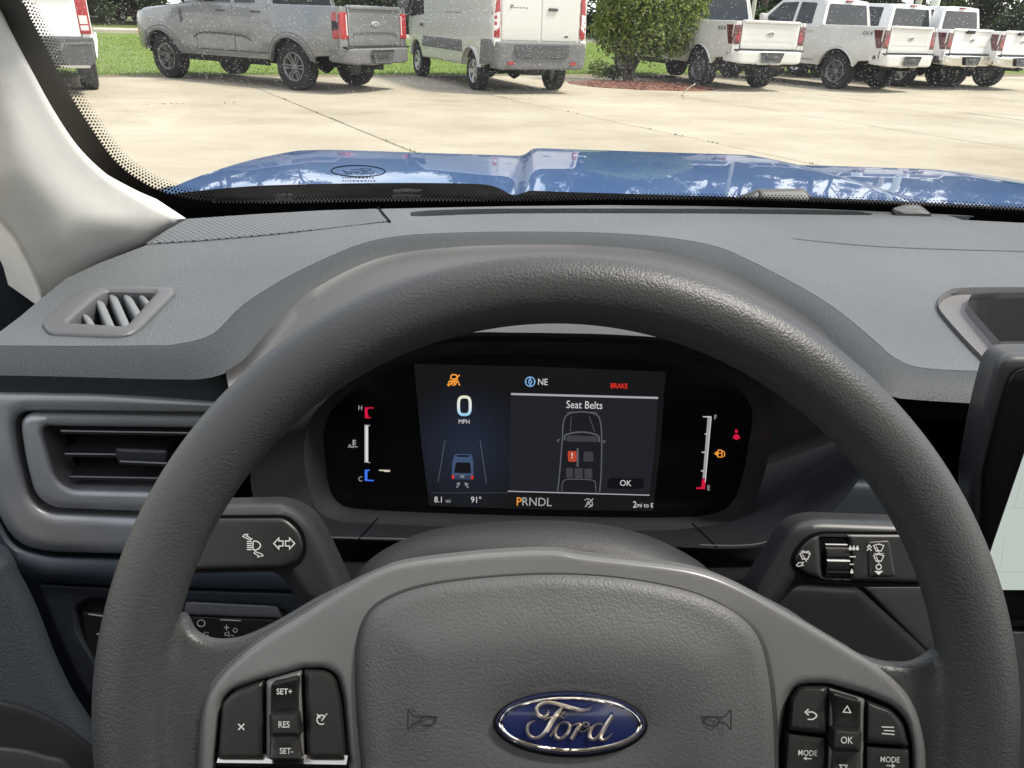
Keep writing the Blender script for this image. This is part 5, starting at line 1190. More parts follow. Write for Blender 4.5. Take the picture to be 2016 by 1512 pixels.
def pickup(t, P, d):
    wb, ro, fo, hw, r = d['wb'], d['ro'], d['fo'], d['hw'], d['r']
    zr, zb, zt, zl, ar = d['rail'], d['belt'], d['roof'], d['low'], d['arch']
    xr, xf = -ro, wb + fo
    xcr, xcw = d['cab_rear'], d['cowl']
    wf = lambda x, z: hw - .035 * max(0, (z - .95) / .5) ** 1.5 - .02 * max(0, (.75 - z) / .3) - .16 * max(0, (x - (xf - .55)) / .55) ** 2 + d['flare'] * (math.exp(-(((x) / .55) ** 4)) + math.exp(-(((x - wb) / .55) ** 4))) * math.exp(-((z - .85) / .35) ** 2) - d['scoop'] * math.exp(-((z - .82) / .10) ** 2) * math.exp(-((x - wb * .55) / (wb * .3)) ** 6)
    side = [(xr, d['rlow']), (xr, zr), (xcr, zr), (xcr + .02, zb), (xcw, zb), (xcw + .25, zb - .02), (xf - .22, d['hood'] - .03), (xf - .04, d['hood'] - .14), (xf, .70), (xf - .06, zl + .08)]
    side += arch_pts(wb, r, ar, zl + .06)[::-1] + [(wb - ar - .05, zl), (ar + .05, zl)] + arch_pts(0, r, ar, zl + .06)[::-1] + [(-ar - .08, d['rlow'] - .05)]
    for s in (1, -1):
        body = sheet('body_side', side, side_surf(wf, s), P, t, step=.11, bstep=.05, edge=(.03, .015), skirt=.05, sharp=50)
        xd = [(xcr + .03), (xcr + (xcw - xcr) * .47), xcw + .02]
        SS_ = side_surf(wf, s)
        strokes('panel_gaps', [[(q, zl + .12 if i else zl + .16), (q, zb - .02)] for i, q in enumerate(xd)] + [[(xd[0] + .0, zl + .13), (xd[2], zl + .13)]] + [[(xcr - .03, d['rlow']), (xcr - .03, zr)]], .012, SS_, M_gap, t, h=.003)
        for q in (xd[0] + .18, xd[1] + .20):
            hd = MB(); p0 = SS_(q + .1, zb - .10, .02); 
            v, f = tube_data([SS_(q, zb - .12, .012), SS_(q + .05, zb - .115, .030), SS_(q + .17, zb - .115, .030), SS_(q + .21, zb - .12, .012)], .016, 8); hd.add(v, f)
            hd.build('door_handle', d['trim'], t)
        for xc in (0, wb):
            A_ = arch_pts(xc, r, ar - .02, zl + .05); B_ = arch_pts(xc, r, ar + d['lipw'], zl + .03)
            strip('wheel_arch', [SS_(x, z, .016) for x, z in A_], [SS_(x, z, .004) for x, z in B_], d['archm'], t, n=34, prof=((0, -.02), (.08, .006), (.6, .012), (1, 0)), flip=s)
        strip('sill', [SS_(ar + .06, zl + .02, .0), SS_(wb - ar - .06, zl + .02, .0)], [SS_(ar + .08, zl - .09, -.05), SS_(wb - ar - .08, zl - .09, -.05)], M_under, t, n=6)
        if d.get('crease'):
            strokes('door_crease', [cat([(ar + .45, .80), (ar + .75, .88), (wb - ar - .7, .90), (wb - ar - .35, .80)], False, 5)], .03, SS_, M_plast, t, h=.004)
        if d.get('vent'):
            sheet('wing_vent', rnd([(wb - ar - .12, zb - .10), (wb - ar - .05, zb - .12), (wb - ar - .10, zb - .38), (wb - ar - .16, zb - .34)], .02), SS_, M_plast, t, step=.05, edge=(.015, .008), skirt=.01, hf=lambda a, b, dd: .012)
        if d.get('marker'):
            sheet('side_marker', [(xf - .13, .80), (xf - .05, .80), (xf - .06, .92), (xf - .12, .92)], SS_, M_amber, t, step=.05, hf=lambda a, b, dd: .006, skirt=.01)
        if d.get('decal'):
            text('bed_decal', '4X4', -.72, zr - .16, .10, (lambda ss: (lambda x, z, h=0: ss(x, z, h)))(SS_), M_badged, t, h=.006, flip=-1, xs=-1.3 if s > 0 else 1.3)
        # cab frame and side glass
        cf = lambda x, z: hw - .05 - .30 * max(0, z - zb) ** 1.15
        CS = side_surf(cf, s)
        xa = xcw + .28; xt = xcw - .42
        cab = [(xcr, zb - .02), (xcr + .09, zt - .10), (xcr + .16, zt - .03), (xt - .1, zt - .02), (xt, zt - .06), (xa, zb - .01)]
        w1 = rnd([(xcr + .34, zb + .03), (xcr + .38, zt - .12), (xcr + (xcw - xcr) * .45, zt - .10), (xcr + (xcw - xcr) * .45, zb + .02)], .03)
        w2 = rnd([(xcr + (xcw - xcr) * .50, zb + .02), (xcr + (xcw - xcr) * .50, zt - .10), (xt - .03, zt - .12), (xa - .22, zb + .03)], .03)
        sheet('cab_side', cab, CS, P, t, step=.12, bstep=.06, edge=(.03, .012), skirt=.03)
        for w_ in (w1, w2): sheet('side_window', w_, CS, M_glassd, t, step=.15, hf=lambda a, b, dd: .006, skirt=.008)
        # mirror
        mm = MB(); my = s * (hw + .13)
        mm.box(xcw - .22, my - .10, zb + .03, xcw - .08, my + .10, zb + .24, .03); mm.box(xcw - .18, s * (hw - .06) - .03, zb + .04, xcw - .10, my, zb + .09, .01)
        mm.build('mirror', d['trim'], t)
    # roof, bonnet, screens, bed
    cfz = hw - .05 - .30 * max(0, zt - .05 - zb) ** 1.15
    RF = lambda x, y, h=0.0: Vector((x, y, zt - .03 - .045 * (y / cfz) ** 4 + .015 - .03 * max(0, (x - (xcw - 1.0)) / .6) ** 2 + h))
    sheet('roof', [(xcr + .10, -cfz), (xcr + .10, cfz), (xcw - .44, cfz), (xcw - .44, -cfz)], RF, P, t, step=.14, edge=(.05, .03), skirt=.03)
    for nm, x0, z0, x1, z1, g in (('windscreen', xcw + .30, zb - .02, xcw - .40, zt - .06, 1), ('cab_back', xcr - .004, zb - .10, xcr + .10, zt - .045, 0)):
        wz = lambda z: hw - .055 - .30 * max(0, z - zb) ** 1.15
        BS = lambda u, v, h=0.0, x0=x0, z0=z0, x1=x1, z1=z1, g=g: Vector((x0 + (x1 - x0) * v + (h if g else -h), u * wz(z0 + (z1 - z0) * v), z0 + (z1 - z0) * v))
        pan = sheet(nm if not g else 'windscreen_frame', [(-1, 0), (1, 0), (1, 1), (-1, 1)], BS, P, t, step=.2, skirt=.02)
        sheet('rear_window' if not g else 'front_window', rnd([(-.86, .12 if not g else .04), (.86, .12 if not g else .04), (.86, .87), (-.86, .87)], .05), BS, M_glassd, t, step=.2, hf=lambda a, b, dd: .012, skirt=.012)
        if not g:
            mb = MB(); mb.box(xcr + .045, -.13, zt - .075, xcr + .085, .13, zt - .035, .008); mb.build('high_brake_lamp', M_red, t)
    HF = lambda x, y, h=0.0: Vector((x, y, (zb - .02) + (d['hood'] + .03 - zb) * ((x - xcw) / (xf - xcw)) ** 2 - .06 * (abs(y) / hw) ** 3 + .03 * (1 if abs(y) < hw * .6 else .4) + h))
    sheet('bonnet', rnd([(xcw + .2, -hw + .04), (xcw + .2, hw - .04), (xf - .30, hw - .10), (xf - .04, hw - .35), (xf - .04, -hw + .35), (xf - .30, -hw + .10)], .1), HF, P, t, step=.13, edge=(.06, .03), skirt=.08)
    mb = MB(); mb.box(xf - .14, -hw + .22, zl + .06, xf - .02, hw - .22, d['hood'] - .06, .03); mb.build('grille', M_plast, t)
    mb = MB(); mb.box(xr + .06, -hw + .10, zl + .12, xcr, hw - .10, zr - .38); mb.box(xcr, -hw + .14, zl - .05, xcw, hw - .14, zb - .05); mb.box(xcw, -hw + .30, zl - .02, xf - .12, hw - .30, zb - .14)
    u = mb.build('underbody', M_under, t, smooth=False); u['kind'] = 'stuff'
    mb = MB(); mb.tube([(0, -.7, r), (0, .7, r)], .05, 10); mb.lathe([(0, -.16), (.10, -.12), (.15, 0), (.10, .12), (0, .16)], 'Y', 14, (0, .05, r)); mb.build('rear_axle', M_under, t)
    mb = MB(); mb.tube([(.5, -.45, zl), (-.3, -.48, zl - .02), (xr + .22, -.55, zl + .02), (xr + .10, -.58, zl + .01)], .032, 10); mb.build('exhaust_pipe', M_rimd, t)
    # tail
    RS = rear_surf(xr, hw, .02, .03)
    z0, z1 = d['tg0'], zr - .005
    sheet('rear_frame', rnd([(-hw, d['rlow']), (hw, d['rlow']), (hw, zr), (-hw, zr)], .02), RS, P, t, step=.12, bstep=.03, skirt=.03)
    gw = d['tgw']
    tg = sheet('tailgate', rnd([(-gw, z0), (gw, z0), (gw, z1 + .015), (-gw, z1 + .015)], .035), RS, P, t, step=.10, hf=lambda y, z, dd: .018 - d['tdent'] * sst(.05, .12, .5 * (z1 - z0) * 0 + dd) * (1 if z < z0 + .62 * (z1 - z0) else .3), edge=(.02, .012), skirt=.03)
    mb = MB(); mb.box(xr - .045, -gw + .03, z1 - .035, xr + .06, gw - .03, z1 + .03, .016); mb.build('tailgate_lip', P, tg)
    strokes('tailgate_crease', [cat([(-gw + .12, z0 + .26 * (z1 - z0)), (-gw + .26, z0 + .34 * (z1 - z0)), (gw - .26, z0 + .34 * (z1 - z0)), (gw - .12, z0 + .26 * (z1 - z0))], False, 4)], .02, RS, d['crs'], tg, h=.024)
    strokes('tailgate_gap', [{'p': rnd([(-gw - .008, z0 - .01), (gw + .008, z0 - .01), (gw + .008, z1), (-gw - .008, z1)], .03), 'w': .014, 'closed': True}], .014, RS, M_gap, t, h=.006)
    bz = z0 + .58 * (z1 - z0); by = d.get('bady', 0)
    bd = sheet('tailgate_badge', ell(by, bz, d['bw'], d['bw'] * .42, 32), RS, M_clear if d['bchrome'] else P, tg, step=.05, hf=lambda a, b_, dd: .030, edge=(.008, .004), skirt=.012)
    sheet('badge_centre', ell(by, bz, d['bw'] * .80, d['bw'] * .30, 28), RS, M_badged, bd, step=.05, hf=lambda a, b_, dd: .0325, skirt=.003)
    script_marks('badge_script', by, bz, d['bw'] * .85, lambda a, b_, h=0: RS(a, b_, .0335 + h), M_clear, bd, 0.0, mirror=-1, yflip=-1)
    for s in (1, -1):
        d['lamp'](t, s, RS, side_surf(wf, s), xr, hw, z0, zr, gw)
    d['bumper'](t, xr, hw, z0, zl, P)
    get_wheels(d['wk'], t, wb, d['tr'], r, *d['wheel'])

def lamp_f150(t, s, RS, SS_, xr, hw, z0, zr, gw):
    za, zb_ = zr - .08, z0 + .10
    l = sheet('tail_lamp', rnd([(s * (gw + .012), za), (s * (hw - .012), za), (s * (hw - .012), zb_), (s * (gw + .012), zb_)], .02), RS, M_dred, t, step=.05, hf=lambda a, b_, dd: .012, edge=(.015, .006), skirt=.015)
    sheet('lamp_wrap', rnd([(xr + .012, za), (xr + .34, za), (xr + .16, zb_), (xr + .012, zb_)], .02), SS_, M_dred, l, step=.05, hf=lambda a, b_, dd: .008, edge=(.015, .006), skirt=.015)
    y0, y1 = gw + .03, hw - .05
    sheet('lamp_light', rnd([(s * y0, za - .12), (s * (y0 + .05), za - .12), (s * (y0 + .05), za - .22), (s * y1, za - .22), (s * y1, za - .28), (s * (y0 + .06), za - .28), (s * (y0 + .06), zb_ + .05), (s * y0, zb_ + .05)], .01), RS, M_red, l, step=.05, hf=lambda a, b_, dd: .0145, skirt=.003)
def lamp_ranger(t, s, RS, SS_, xr, hw, z0, zr, gw):
    za, zb_ = zr - .09, zr - .52
    l = sheet('tail_lamp', rnd([(s * (gw + .012), za), (s * (hw - .012), za), (s * (hw - .012), zb_), (s * (gw + .012), zb_)], .03), RS, M_red, t, step=.05, hf=lambda a, b_, dd: .012, edge=(.015, .006), skirt=.015)
    sheet('lamp_wrap', rnd([(xr + .012, za), (xr + .20, za), (xr + .17, zb_), (xr + .012, zb_)], .03), SS_, M_red, l, step=.05, hf=lambda a, b_, dd: .008, edge=(.015, .006), skirt=.015)
    sheet('lamp_dark', rnd([(xr + .03, za - .15), (xr + .18, za - .14), (xr + .17, za - .30), (xr + .03, za - .28)], .02), SS_, M_gap, l, step=.05, hf=lambda a, b_, dd: .011, skirt=.003)
    sheet('lamp_clear', rnd([(s * (gw + .03), za - .04), (s * (gw + .055), za - .04), (s * (gw + .055), zb_ + .06), (s * (gw + .03), zb_ + .06)], .01), RS, M_clear, l, step=.05, hf=lambda a, b_, dd: .0145, skirt=.003)
def lamp_tall(t, s, RS, SS_, xr, hw, z0, zr, gw):
    za, zb_ = zr - .02, z0 + .05
    l = sheet('tail_lamp', rnd([(s * (hw - .17), za), (s * (hw - .012), za), (s * (hw - .012), zb_), (s * (hw - .17), zb_)], .02), RS, M_red, t, step=.05, hf=lambda a, b_, dd: .026, edge=(.012, .006), skirt=.03)
    sheet('lamp_clear', rnd([(s * (hw - .15), zb_ + .12), (s * (hw - .04), zb_ + .12), (s * (hw - .04), zb_ + .05), (s * (hw - .15), zb_ + .05)], .008), RS, M_clear, l, step=.05, hf=lambda a, b_, dd: .029, skirt=.003)
    sheet('lamp_amber', rnd([(s * (hw - .15), zb_ + .26), (s * (hw - .04), zb_ + .26), (s * (hw - .04), zb_ + .14), (s * (hw - .15), zb_ + .14)], .008), RS, M_clear, l, step=.05, hf=lambda a, b_, dd: .029, skirt=.003)
def bumper_white(t, xr, hw, z0, zl, P, m2=None, mid=None):
    BS = rear_surf(xr - .13, hw + .0, .0, .22)
    z1_, z2_ = z0 - .03, z0 - .30
    bm_ = sheet('rear_bumper', rnd([(-hw, z1_), (hw, z1_), (hw, z2_ + .04), (hw - .25, z2_), (.36, z2_), (.30, z2_ - .02), (-.30, z2_ - .02), (-.36, z2_), (-hw + .25, z2_), (-hw, z2_ + .04)], .03), BS, m2 or P, t, step=.07, bstep=.03, edge=(.04, .03), skirt=.16)
    rc = sheet('plate_recess', rnd([(-.34, z1_ - .03), (.34, z1_ - .03), (.25, z2_ + .02), (-.25, z2_ + .02)], .02), BS, mid or M_plast, bm_, step=.06, hf=lambda a, b_, dd: .035, edge=(.02, -.02), skirt=.01)
    mb = MB(); mb.box(xr - .175, -.15, z1_ - .17, xr - .168, .15, z1_ - .08, .003); mb.build('plate_badge', M_badged, bm_)
    mb = MB(); mb.box(xr - .10, -hw + .06, z1_ - .005, xr + .04, hw - .06, z1_ + .03); mb.build('step_pad', M_gap, bm_, smooth=False)
    mb = MB(); mb.box(xr - .14, -.045, z2_ - .10, xr + .3, .045, z2_ - .01, .008); mb.build('tow_hitch', M_under, bm_)
    return bm_
def bumper_chrome(t, xr, hw, z0, zl, P): return bumper_white(t, xr, hw, z0, zl, P, M_chr)
def bumper_grey(t, xr, hw, z0, zl, P):
    bm_ = bumper_white(t, xr, hw, z0, zl, P, M_plast2)
    return bm_
def bumper_dark(t, xr, hw, z0, zl, P):
    BS = rear_surf(xr - .10, hw, .0, .12)
    bm_ = sheet('rear_bumper', rnd([(-hw, z0 - .0), (hw, z0 - .0), (hw, z0 - .30), (hw - .12, z0 - .44), (-hw + .12, z0 - .44), (-hw, z0 - .30)], .03), BS, M_plast, t, step=.07, bstep=.03, edge=(.03, .02), skirt=.14)
    for s in (1, -1):
        sheet('corner_guard', rnd([(s * .52, z0 - .07), (s * (hw - .02), z0 - .06), (s * (hw - .02), z0 - .09), (s * .55, z0 - .11), (s * .52, z0 - .19), (s * .28, z0 - .19), (s * .28, z0 - .17), (s * .48, z0 - .17)], .008), BS, M_plast2, bm_, step=.06, hf=lambda a, b_, dd: .010, skirt=.008)
        sheet('bumper_strip', rnd([(s * (hw - .55), z0 - .40), (s * (hw - .12), z0 - .40), (s * (hw - .12), z0 - .44), (s * (hw - .55), z0 - .44)], .006), BS, mat('bumper_pale', (.34, .32, .28), .6), bm_, step=.06, hf=lambda a, b_, dd: .010, skirt=.01)
    return bm_

F150 = dict(wb=3.68, ro=1.22, fo=.96, hw=1.0, r=.42, rail=1.47, belt=1.45, roof=2.08, low=.52, rlow=.74, arch=.54, hood=1.36, cab_rear=.66, cowl=2.62, tg0=.90, tgw=.80, tdent=.008, bw=.105, bchrome=True, flare=.03, scoop=.01, lipw=.03, archm=P_white2, trim=P_white2, crs=P_white2, lamp=lamp_f150, bumper=bumper_white, decal=True, tr=1.70, wk='big', wheel=(.29, .255, 6, True))
RANGER = dict(wb=3.42, ro=1.18, fo=.92, hw=.98, r=.405, rail=1.44, belt=1.42, roof=1.98, low=.48, rlow=.66, arch=.51, hood=1.26, cab_rear=.50, cowl=2.42, tg0=.80, tgw=.76, tdent=.010, bw=.10, bchrome=True, flare=.05, scoop=.03, lipw=.085, archm=M_plast2, trim=M_plast, crs=M_plast, crease=True, vent=True, marker=True, lamp=lamp_ranger, bumper=bumper_grey, tr=1.66, wk='ranger', wheel=(.275, .245, 6, True))
WTRUCK = dict(RANGER, archm=P_white, tg0=.86, crease=False, vent=False, trim=M_plast, lamp=lamp_tall, bumper=bumper_dark, crs=P_white, bady=.42, bw=.16, tgw=.82, wheel=(.275, .245, 6, True))

def place_pickup(name, label, P, d, rl_px, heading_deg, group, nudge=(0, 0)):
    h = R(heading_deg); g = gnd(*rl_px)
    left = Vector((-math.sin(h), math.cos(h), 0)); fwd = Vector((math.cos(h), math.sin(h), 0))
    loc = g - left * (d['tr'] / 2) + fwd * nudge[0] + left * nudge[1]
    t = thing(name, label, 'pickup truck', (loc.x, loc.y, 0), h, group)
    pickup(t, P, d); return t
place_pickup('pickup_truck', 'grey pickup truck parked side-on at left with black wheel arches', P_grey, RANGER, (590, 177), 150, 'vehicles parked on the lot')
def rr_place(name, label, P, d, rr_px, heading_deg, group):
    h = R(heading_deg); g = gnd(*rr_px); left = Vector((-math.sin(h), math.cos(h), 0))
    loc = g + left * (d['tr'] / 2)
    t = thing(name, label, 'pickup truck', (loc.x, loc.y, 0), h, group); pickup(t, P, d); return t
rr_place('pickup_truck', 'white pickup truck at far left showing its dark rear bumper and oval badge', P_white, WTRUCK, (179, 175), 117, 'vehicles parked on the lot')
HD = 115
first = place_pickup('pickup_truck', 'white pickup truck half hidden behind the green shrub', P_white2, F150, (1378, 171), 111, 'row of white pickup trucks')
def dup(src, label, rl_px, nudge=(0, 0), heading=HD, d=F150):
    t = copy_tree(src); h = R(heading); g = gnd(*rl_px)
    left = Vector((-math.sin(h), math.cos(h), 0)); fwd = Vector((math.cos(h), math.sin(h), 0))
    loc = g - left * (d['tr'] / 2) + fwd * nudge[0] + left * nudge[1]
    t.location = (loc.x, loc.y, 0); t.rotation_euler = (0, 0, h); t['label'] = label; return t
dup(first, 'white pickup truck whole in view, second from the shrub', (1642, 175), heading=119)
CHR = dict(F150, bumper=bumper_chrome, decal=False, wk='silver', wheel=(.28, .255, 6, False), bchrome=True)
P_white3 = paint('bright_white', (.74, .73, .71))
third = place_pickup('pickup_truck', 'brighter white pickup truck with chrome rear bumper, third from the shrub', P_white3, CHR, (1768, 170), 117, 'row of white pickup trucks')
mb = MB(); mb.box(-1.30, .04, 1.38, -1.22, .34, 1.46, .01); mb.build('tailgate_latch', M_gap, third)
dup(third, 'white pickup truck with chrome bumper cut off by the right edge of the picture', (1866, 171), heading=117)
dup(third, 'white pickup truck parked ahead, only its cab showing between two others', (1690, 160), nudge=(1.5, 0))

# ---- white van
def van(t, P):
    wb, tr, r, hw = 3.45, 1.74, .36, 1.02
    xr, xf, zl, ar, zt = -1.02, wb + 1.0, .46, .45, 2.48
    wf = lambda x, z: hw - .05 * max(0, (z - 1.1) / 1.3) ** 1.6 - .18 * max(0, (x - (xf - .9)) / .9) ** 2 - .012 * math.exp(-((z - 1.42) / .05) ** 2)
    side = [(xr, .60), (xr, zt - .10), (xr + .12, zt), (wb - .35, zt), (wb + .30, 1.62), (xf - .28, 1.32), (xf - .04, 1.05), (xf, .62), (xf - .05, zl)] + arch_pts(wb, r, ar, zl)[::-1] + [(ar + .05, zl)] + arch_pts(0, r, ar, zl)[::-1] + [(-ar - .05, .50)]
    for s in (1, -1):
        S_ = side_surf(wf, s)
        sheet('body_side', side, S_, P, t, step=.13, bstep=.06, edge=(.05, .03), skirt=.05, sharp=50)
        cl = [(-ar - .10, .60), (xr, .60), (xr, .98), (-.48, .98)] + arch_pts(0, r, ar + .12, .95, 8) + [(.52, .90), (wb - .55, .88), (wb - .55, .72), (.52, .70)] + arch_pts(0, r, ar - .005, .70, 8)[::-1]
        sheet('side_cladding', [(ar + .02, .70), (ar + .06, .92), (wb - ar - .10, .92), (wb - ar - .02, .70)], S_, M_plast2, t, step=.12, hf=lambda a, b_, dd: .014, edge=(.03, .010), skirt=.02)
        sheet('rear_cladding', rnd([(xr + .01, .56), (xr + .01, .98), (-.50, .98), (-.46, .72), (-.44, .52)], .03), S_, M_plast2, t, step=.12, hf=lambda a, b_, dd: .014, edge=(.03, .010), skirt=.02)
        A_ = arch_pts(0, r, ar - .01, zl); B_ = arch_pts(0, r, ar + .09, zl)
        strip('wheel_arch', [S_(x, z, .018) for x, z in A_], [S_(x, z, .006) for x, z in B_], P if s else P, t, n=30, prof=((0, -.03), (.1, .008), (.6, .014), (1, 0)), flip=s)
        sheet('side_window', rnd([(wb - .62, 1.36), (wb - .62, 2.02), (wb - .28, 2.02), (wb + .42, 1.42), (wb + .30, 1.30)], .04), S_, M_glassd, t, step=.15, hf=lambda a, b_, dd: .006, skirt=.008)
        strokes('panel_gaps', [[(wb - .70, .62), (wb - .70, 2.2)], [(.62, .72), (.62, 2.2)], [(wb - 1.9, 1.42), (.62, 1.42)]], .012, S_, M_gap, t, h=.003)
        mb = MB(); mb.box(wb - .60, s * hw - .02 if s > 0 else s * hw - .03, 1.12, wb - .42, s * hw + .03 if s > 0 else s * hw + .02, 1.17, .008); mb.build('door_handle', M_gap, t)
        mm = MB(); my = s * (hw + .18); mm.box(wb + .22, my - .13, 1.28, wb + .36, my + .13, 1.66, .03); mm.box(wb + .24, s * (hw - .02) - .03, 1.32, wb + .34, my, 1.40, .01); mm.build('mirror', M_plast, t)
    RS = rear_surf(xr, hw, .0, .10)
    lean = lambda z: .05 * max(0, (z - 1.1) / 1.3) ** 1.6
    RS2 = lambda y, z, h=0: RS(y, z, h) + Vector((lean(z) * 1.2, 0, 0))
    sheet('rear_frame', rnd([(-hw, .60), (hw, .60), (hw - .05, zt - .04), (-hw + .05, zt - .04)], [.02, .02, .12, .12]), RS2, P, t, step=.14, bstep=.04, skirt=.03)
    for s in (1, -1):
        dr = sheet('rear_door', rnd([(s * .012, .97), (s * (hw - .19), .97), (s * (hw - .19), zt - .16), (s * .012, zt - .16)], .04), RS2, P, t, step=.12, hf=lambda a, b_, dd: .014, edge=(.02, .010), skirt=.02)
        if s < 0:
            mb = MB(); mb.box(xr - .045, -.34, 1.50, xr - .01, -.14, 1.55, .012); mb.build('door_handle', M_plast, dr)
            bd = sheet('door_badge', ell(-.56, 1.06, .06, .026, 24), RS2, M_clear, dr, step=.05, hf=lambda a, b_, dd: .02, skirt=.006)
            sheet('badge_centre', ell(-.56, 1.06, .048, .018, 24), RS2, M_badged, bd, step=.05, hf=lambda a, b_, dd: .022, skirt=.002)
        else:
            strokes('faint_lettering', [[(.66 - k * .065, 1.535), (.66 - k * .065 - .045, 1.535)] for k in range(6)], .018, RS2, M_plast2, dr, h=.016)
            mb = MB(); mb.box(xr - .03, .60, 1.56, xr - .005, .66, 1.58); mb.build('hinge', M_plast2, dr, smooth=False)
        y0, y1 = hw - .155, hw - .015
        lp = sheet('tail_lamp', rnd([(s * y0, 1.02), (s * y1, 1.02), (s * y1, 1.78), (s * (y0 + .03), 1.78), (s * y0, 1.70)], .03), RS2, M_red, t, step=.06, hf=lambda a, b_, dd: .024, edge=(.02, .012), skirt=.03)
        sheet('lamp_clear', rnd([(s * (y0 + .015), 1.19), (s * (y1 - .01), 1.12), (s * (y1 - .01), 1.42), (s * (y0 + .015), 1.46)], .015), RS2, M_clear, lp, step=.06, hf=lambda a, b_, dd: .027, skirt=.003)
        mb = MB(); mb.box(xr - .05, s * (hw - .085) - .065, .86, xr + .06, s * (hw - .085) + .065, .99, .02); mb.build('corner_cap', P, t)
    BS = rear_surf(xr - .10, hw, .0, .16)
    bp2 = sheet('rear_bumper', rnd([(-hw, .95), (hw, .95), (hw, .56), (hw - .1, .46), (-hw + .1, .46), (-hw, .56)], .04), BS, M_plast2, t, step=.08, bstep=.03, edge=(.04, .03), skirt=.16)
    sheet('step_recess', rnd([(-.60, .90), (.60, .90), (.56, .68), (-.56, .68)], .03), BS, M_plast, bp2, step=.1, hf=lambda a, b_, dd: .034, skirt=.01)
    for s in (1, -1): sheet('reflector', rnd([(s * .62, .55), (s * .74, .55), (s * .74, .61), (s * .62, .61)], .006), BS, M_red, bp2, step=.05, hf=lambda a, b_, dd: .036, skirt=.01)
    sheet('roof', [(xr + .10, -hw + .10), (xr + .10, hw - .10), (wb - .35, hw - .10), (wb - .35, -hw + .10)], lambda x, y, h=0: Vector((x, y, zt + .03 - .05 * (y / hw) ** 4 + h)), P, t, step=.2, edge=(.06, .03), skirt=.05)
    F = lambda u, v, h=0.0: Vector((wb - .38 + .72 * v + h, u * (hw - .16 + .08 * v), zt - .02 - .84 * v))
    sheet('front_window', [(-1, .02), (1, .02), (1, 1), (-1, 1)], F, M_glassd, t, step=.2, skirt=.02)
    F2 = lambda u, v, h=0.0: Vector((wb + .32 + .66 * v ** .8, u * (hw - .08 - .10 * v), 1.62 - .60 * v ** 1.5 + h))
    sheet('bonnet', [(-1, 0), (1, 0), (1, 1), (-1, 1)], F2, P, t, step=.12, skirt=.05)
    mb = MB(); mb.box(xf - .2, -hw + .2, .45, xf - .03, hw - .2, 1.02, .04); mb.build('grille', M_plast, t)
    mb = MB(); mb.box(xr + .05, -hw + .12, zl + .12, xf - .2, hw - .12, .95); u = mb.build('underbody', M_under, t, smooth=False)
    mb = MB(); mb.tube([(0, -.7, r), (0, .7, r)], .05, 10); mb.lathe([(0, -.14), (.10, -.10), (.15, 0), (.10, .10), (0, .14)], 'Y', 14, (0, .05, r)); mb.build('rear_axle', M_under, t)
    mb = MB(); mb.lathe([(0, -.11), (.30, -.11), (.34, 0), (.30, .11), (0, .11)], 'Z', 22, (-.62, 0, .46)); mb.build('spare_wheel', M_tyre, t)
    get_wheels('van', t, wb, tr, r, .235, .215, 5, False)
h = R(114); g = gnd(940, 177); left = Vector((-math.sin(h), math.cos(h), 0))
loc = g - left * .87
vt = thing('cargo_van', 'white cargo van seen from behind with grey bumper and tall red lamps', 'van', (loc.x, loc.y, 0), h, 'vehicles parked on the lot')
van(vt, P_van)

# ---- shrub, mulch bed and small plants
def leaf_mat(name, c1, c2, c3):
    m = bpy.data.materials.new(name); m.use_nodes = True; nt = m.node_tree; b = nt.nodes['Principled BSDF']; b.inputs['Roughness'].default_value = .55; b.inputs['Specular IOR Level'].default_value = .3
    g = nt.nodes.new('ShaderNodeNewGeometry'); rp = nt.nodes.new('ShaderNodeValToRGB'); rp.color_ramp.elements[0].color = (*c1, 1); rp.color_ramp.elements[1].color = (*c3, 1); e = rp.color_ramp.elements.new(.6); e.color = (*c2, 1)
    tr2 = nt.nodes.new('ShaderNodeBsdfTranslucent'); ms = nt.nodes.new('ShaderNodeMixShader'); ms.inputs[0].default_value = .55
    nt.links.new(g.outputs['Random Per Island'], rp.inputs[0]); nt.links.new(rp.outputs[0], b.inputs['Base Color']); nt.links.new(rp.outputs[0], tr2.inputs[0])
    nt.links.new(b.outputs[0], ms.inputs[1]); nt.links.new(tr2.outputs[0], ms.inputs[2]); nt.links.new(ms.outputs[0], nt.nodes['Material Output'].inputs[0]); return m
M_leafA = leaf_mat('shrub_leaf', (.125, .20, .042), (.20, .27, .06), (.36, .38, .10))
M_leafB = leaf_mat('tree_leaf', (.030, .055, .016), (.05, .085, .022), (.09, .12, .03))
M_leafC = leaf_mat('pine_leaf', (.035, .055, .024), (.055, .080, .030), (.085, .10, .04))
M_bark = mat('bark', (.13, .10, .075), .9, bump=('grain', 14, .7, .03), var=(6, (.08, .062, .048), .35, .65))
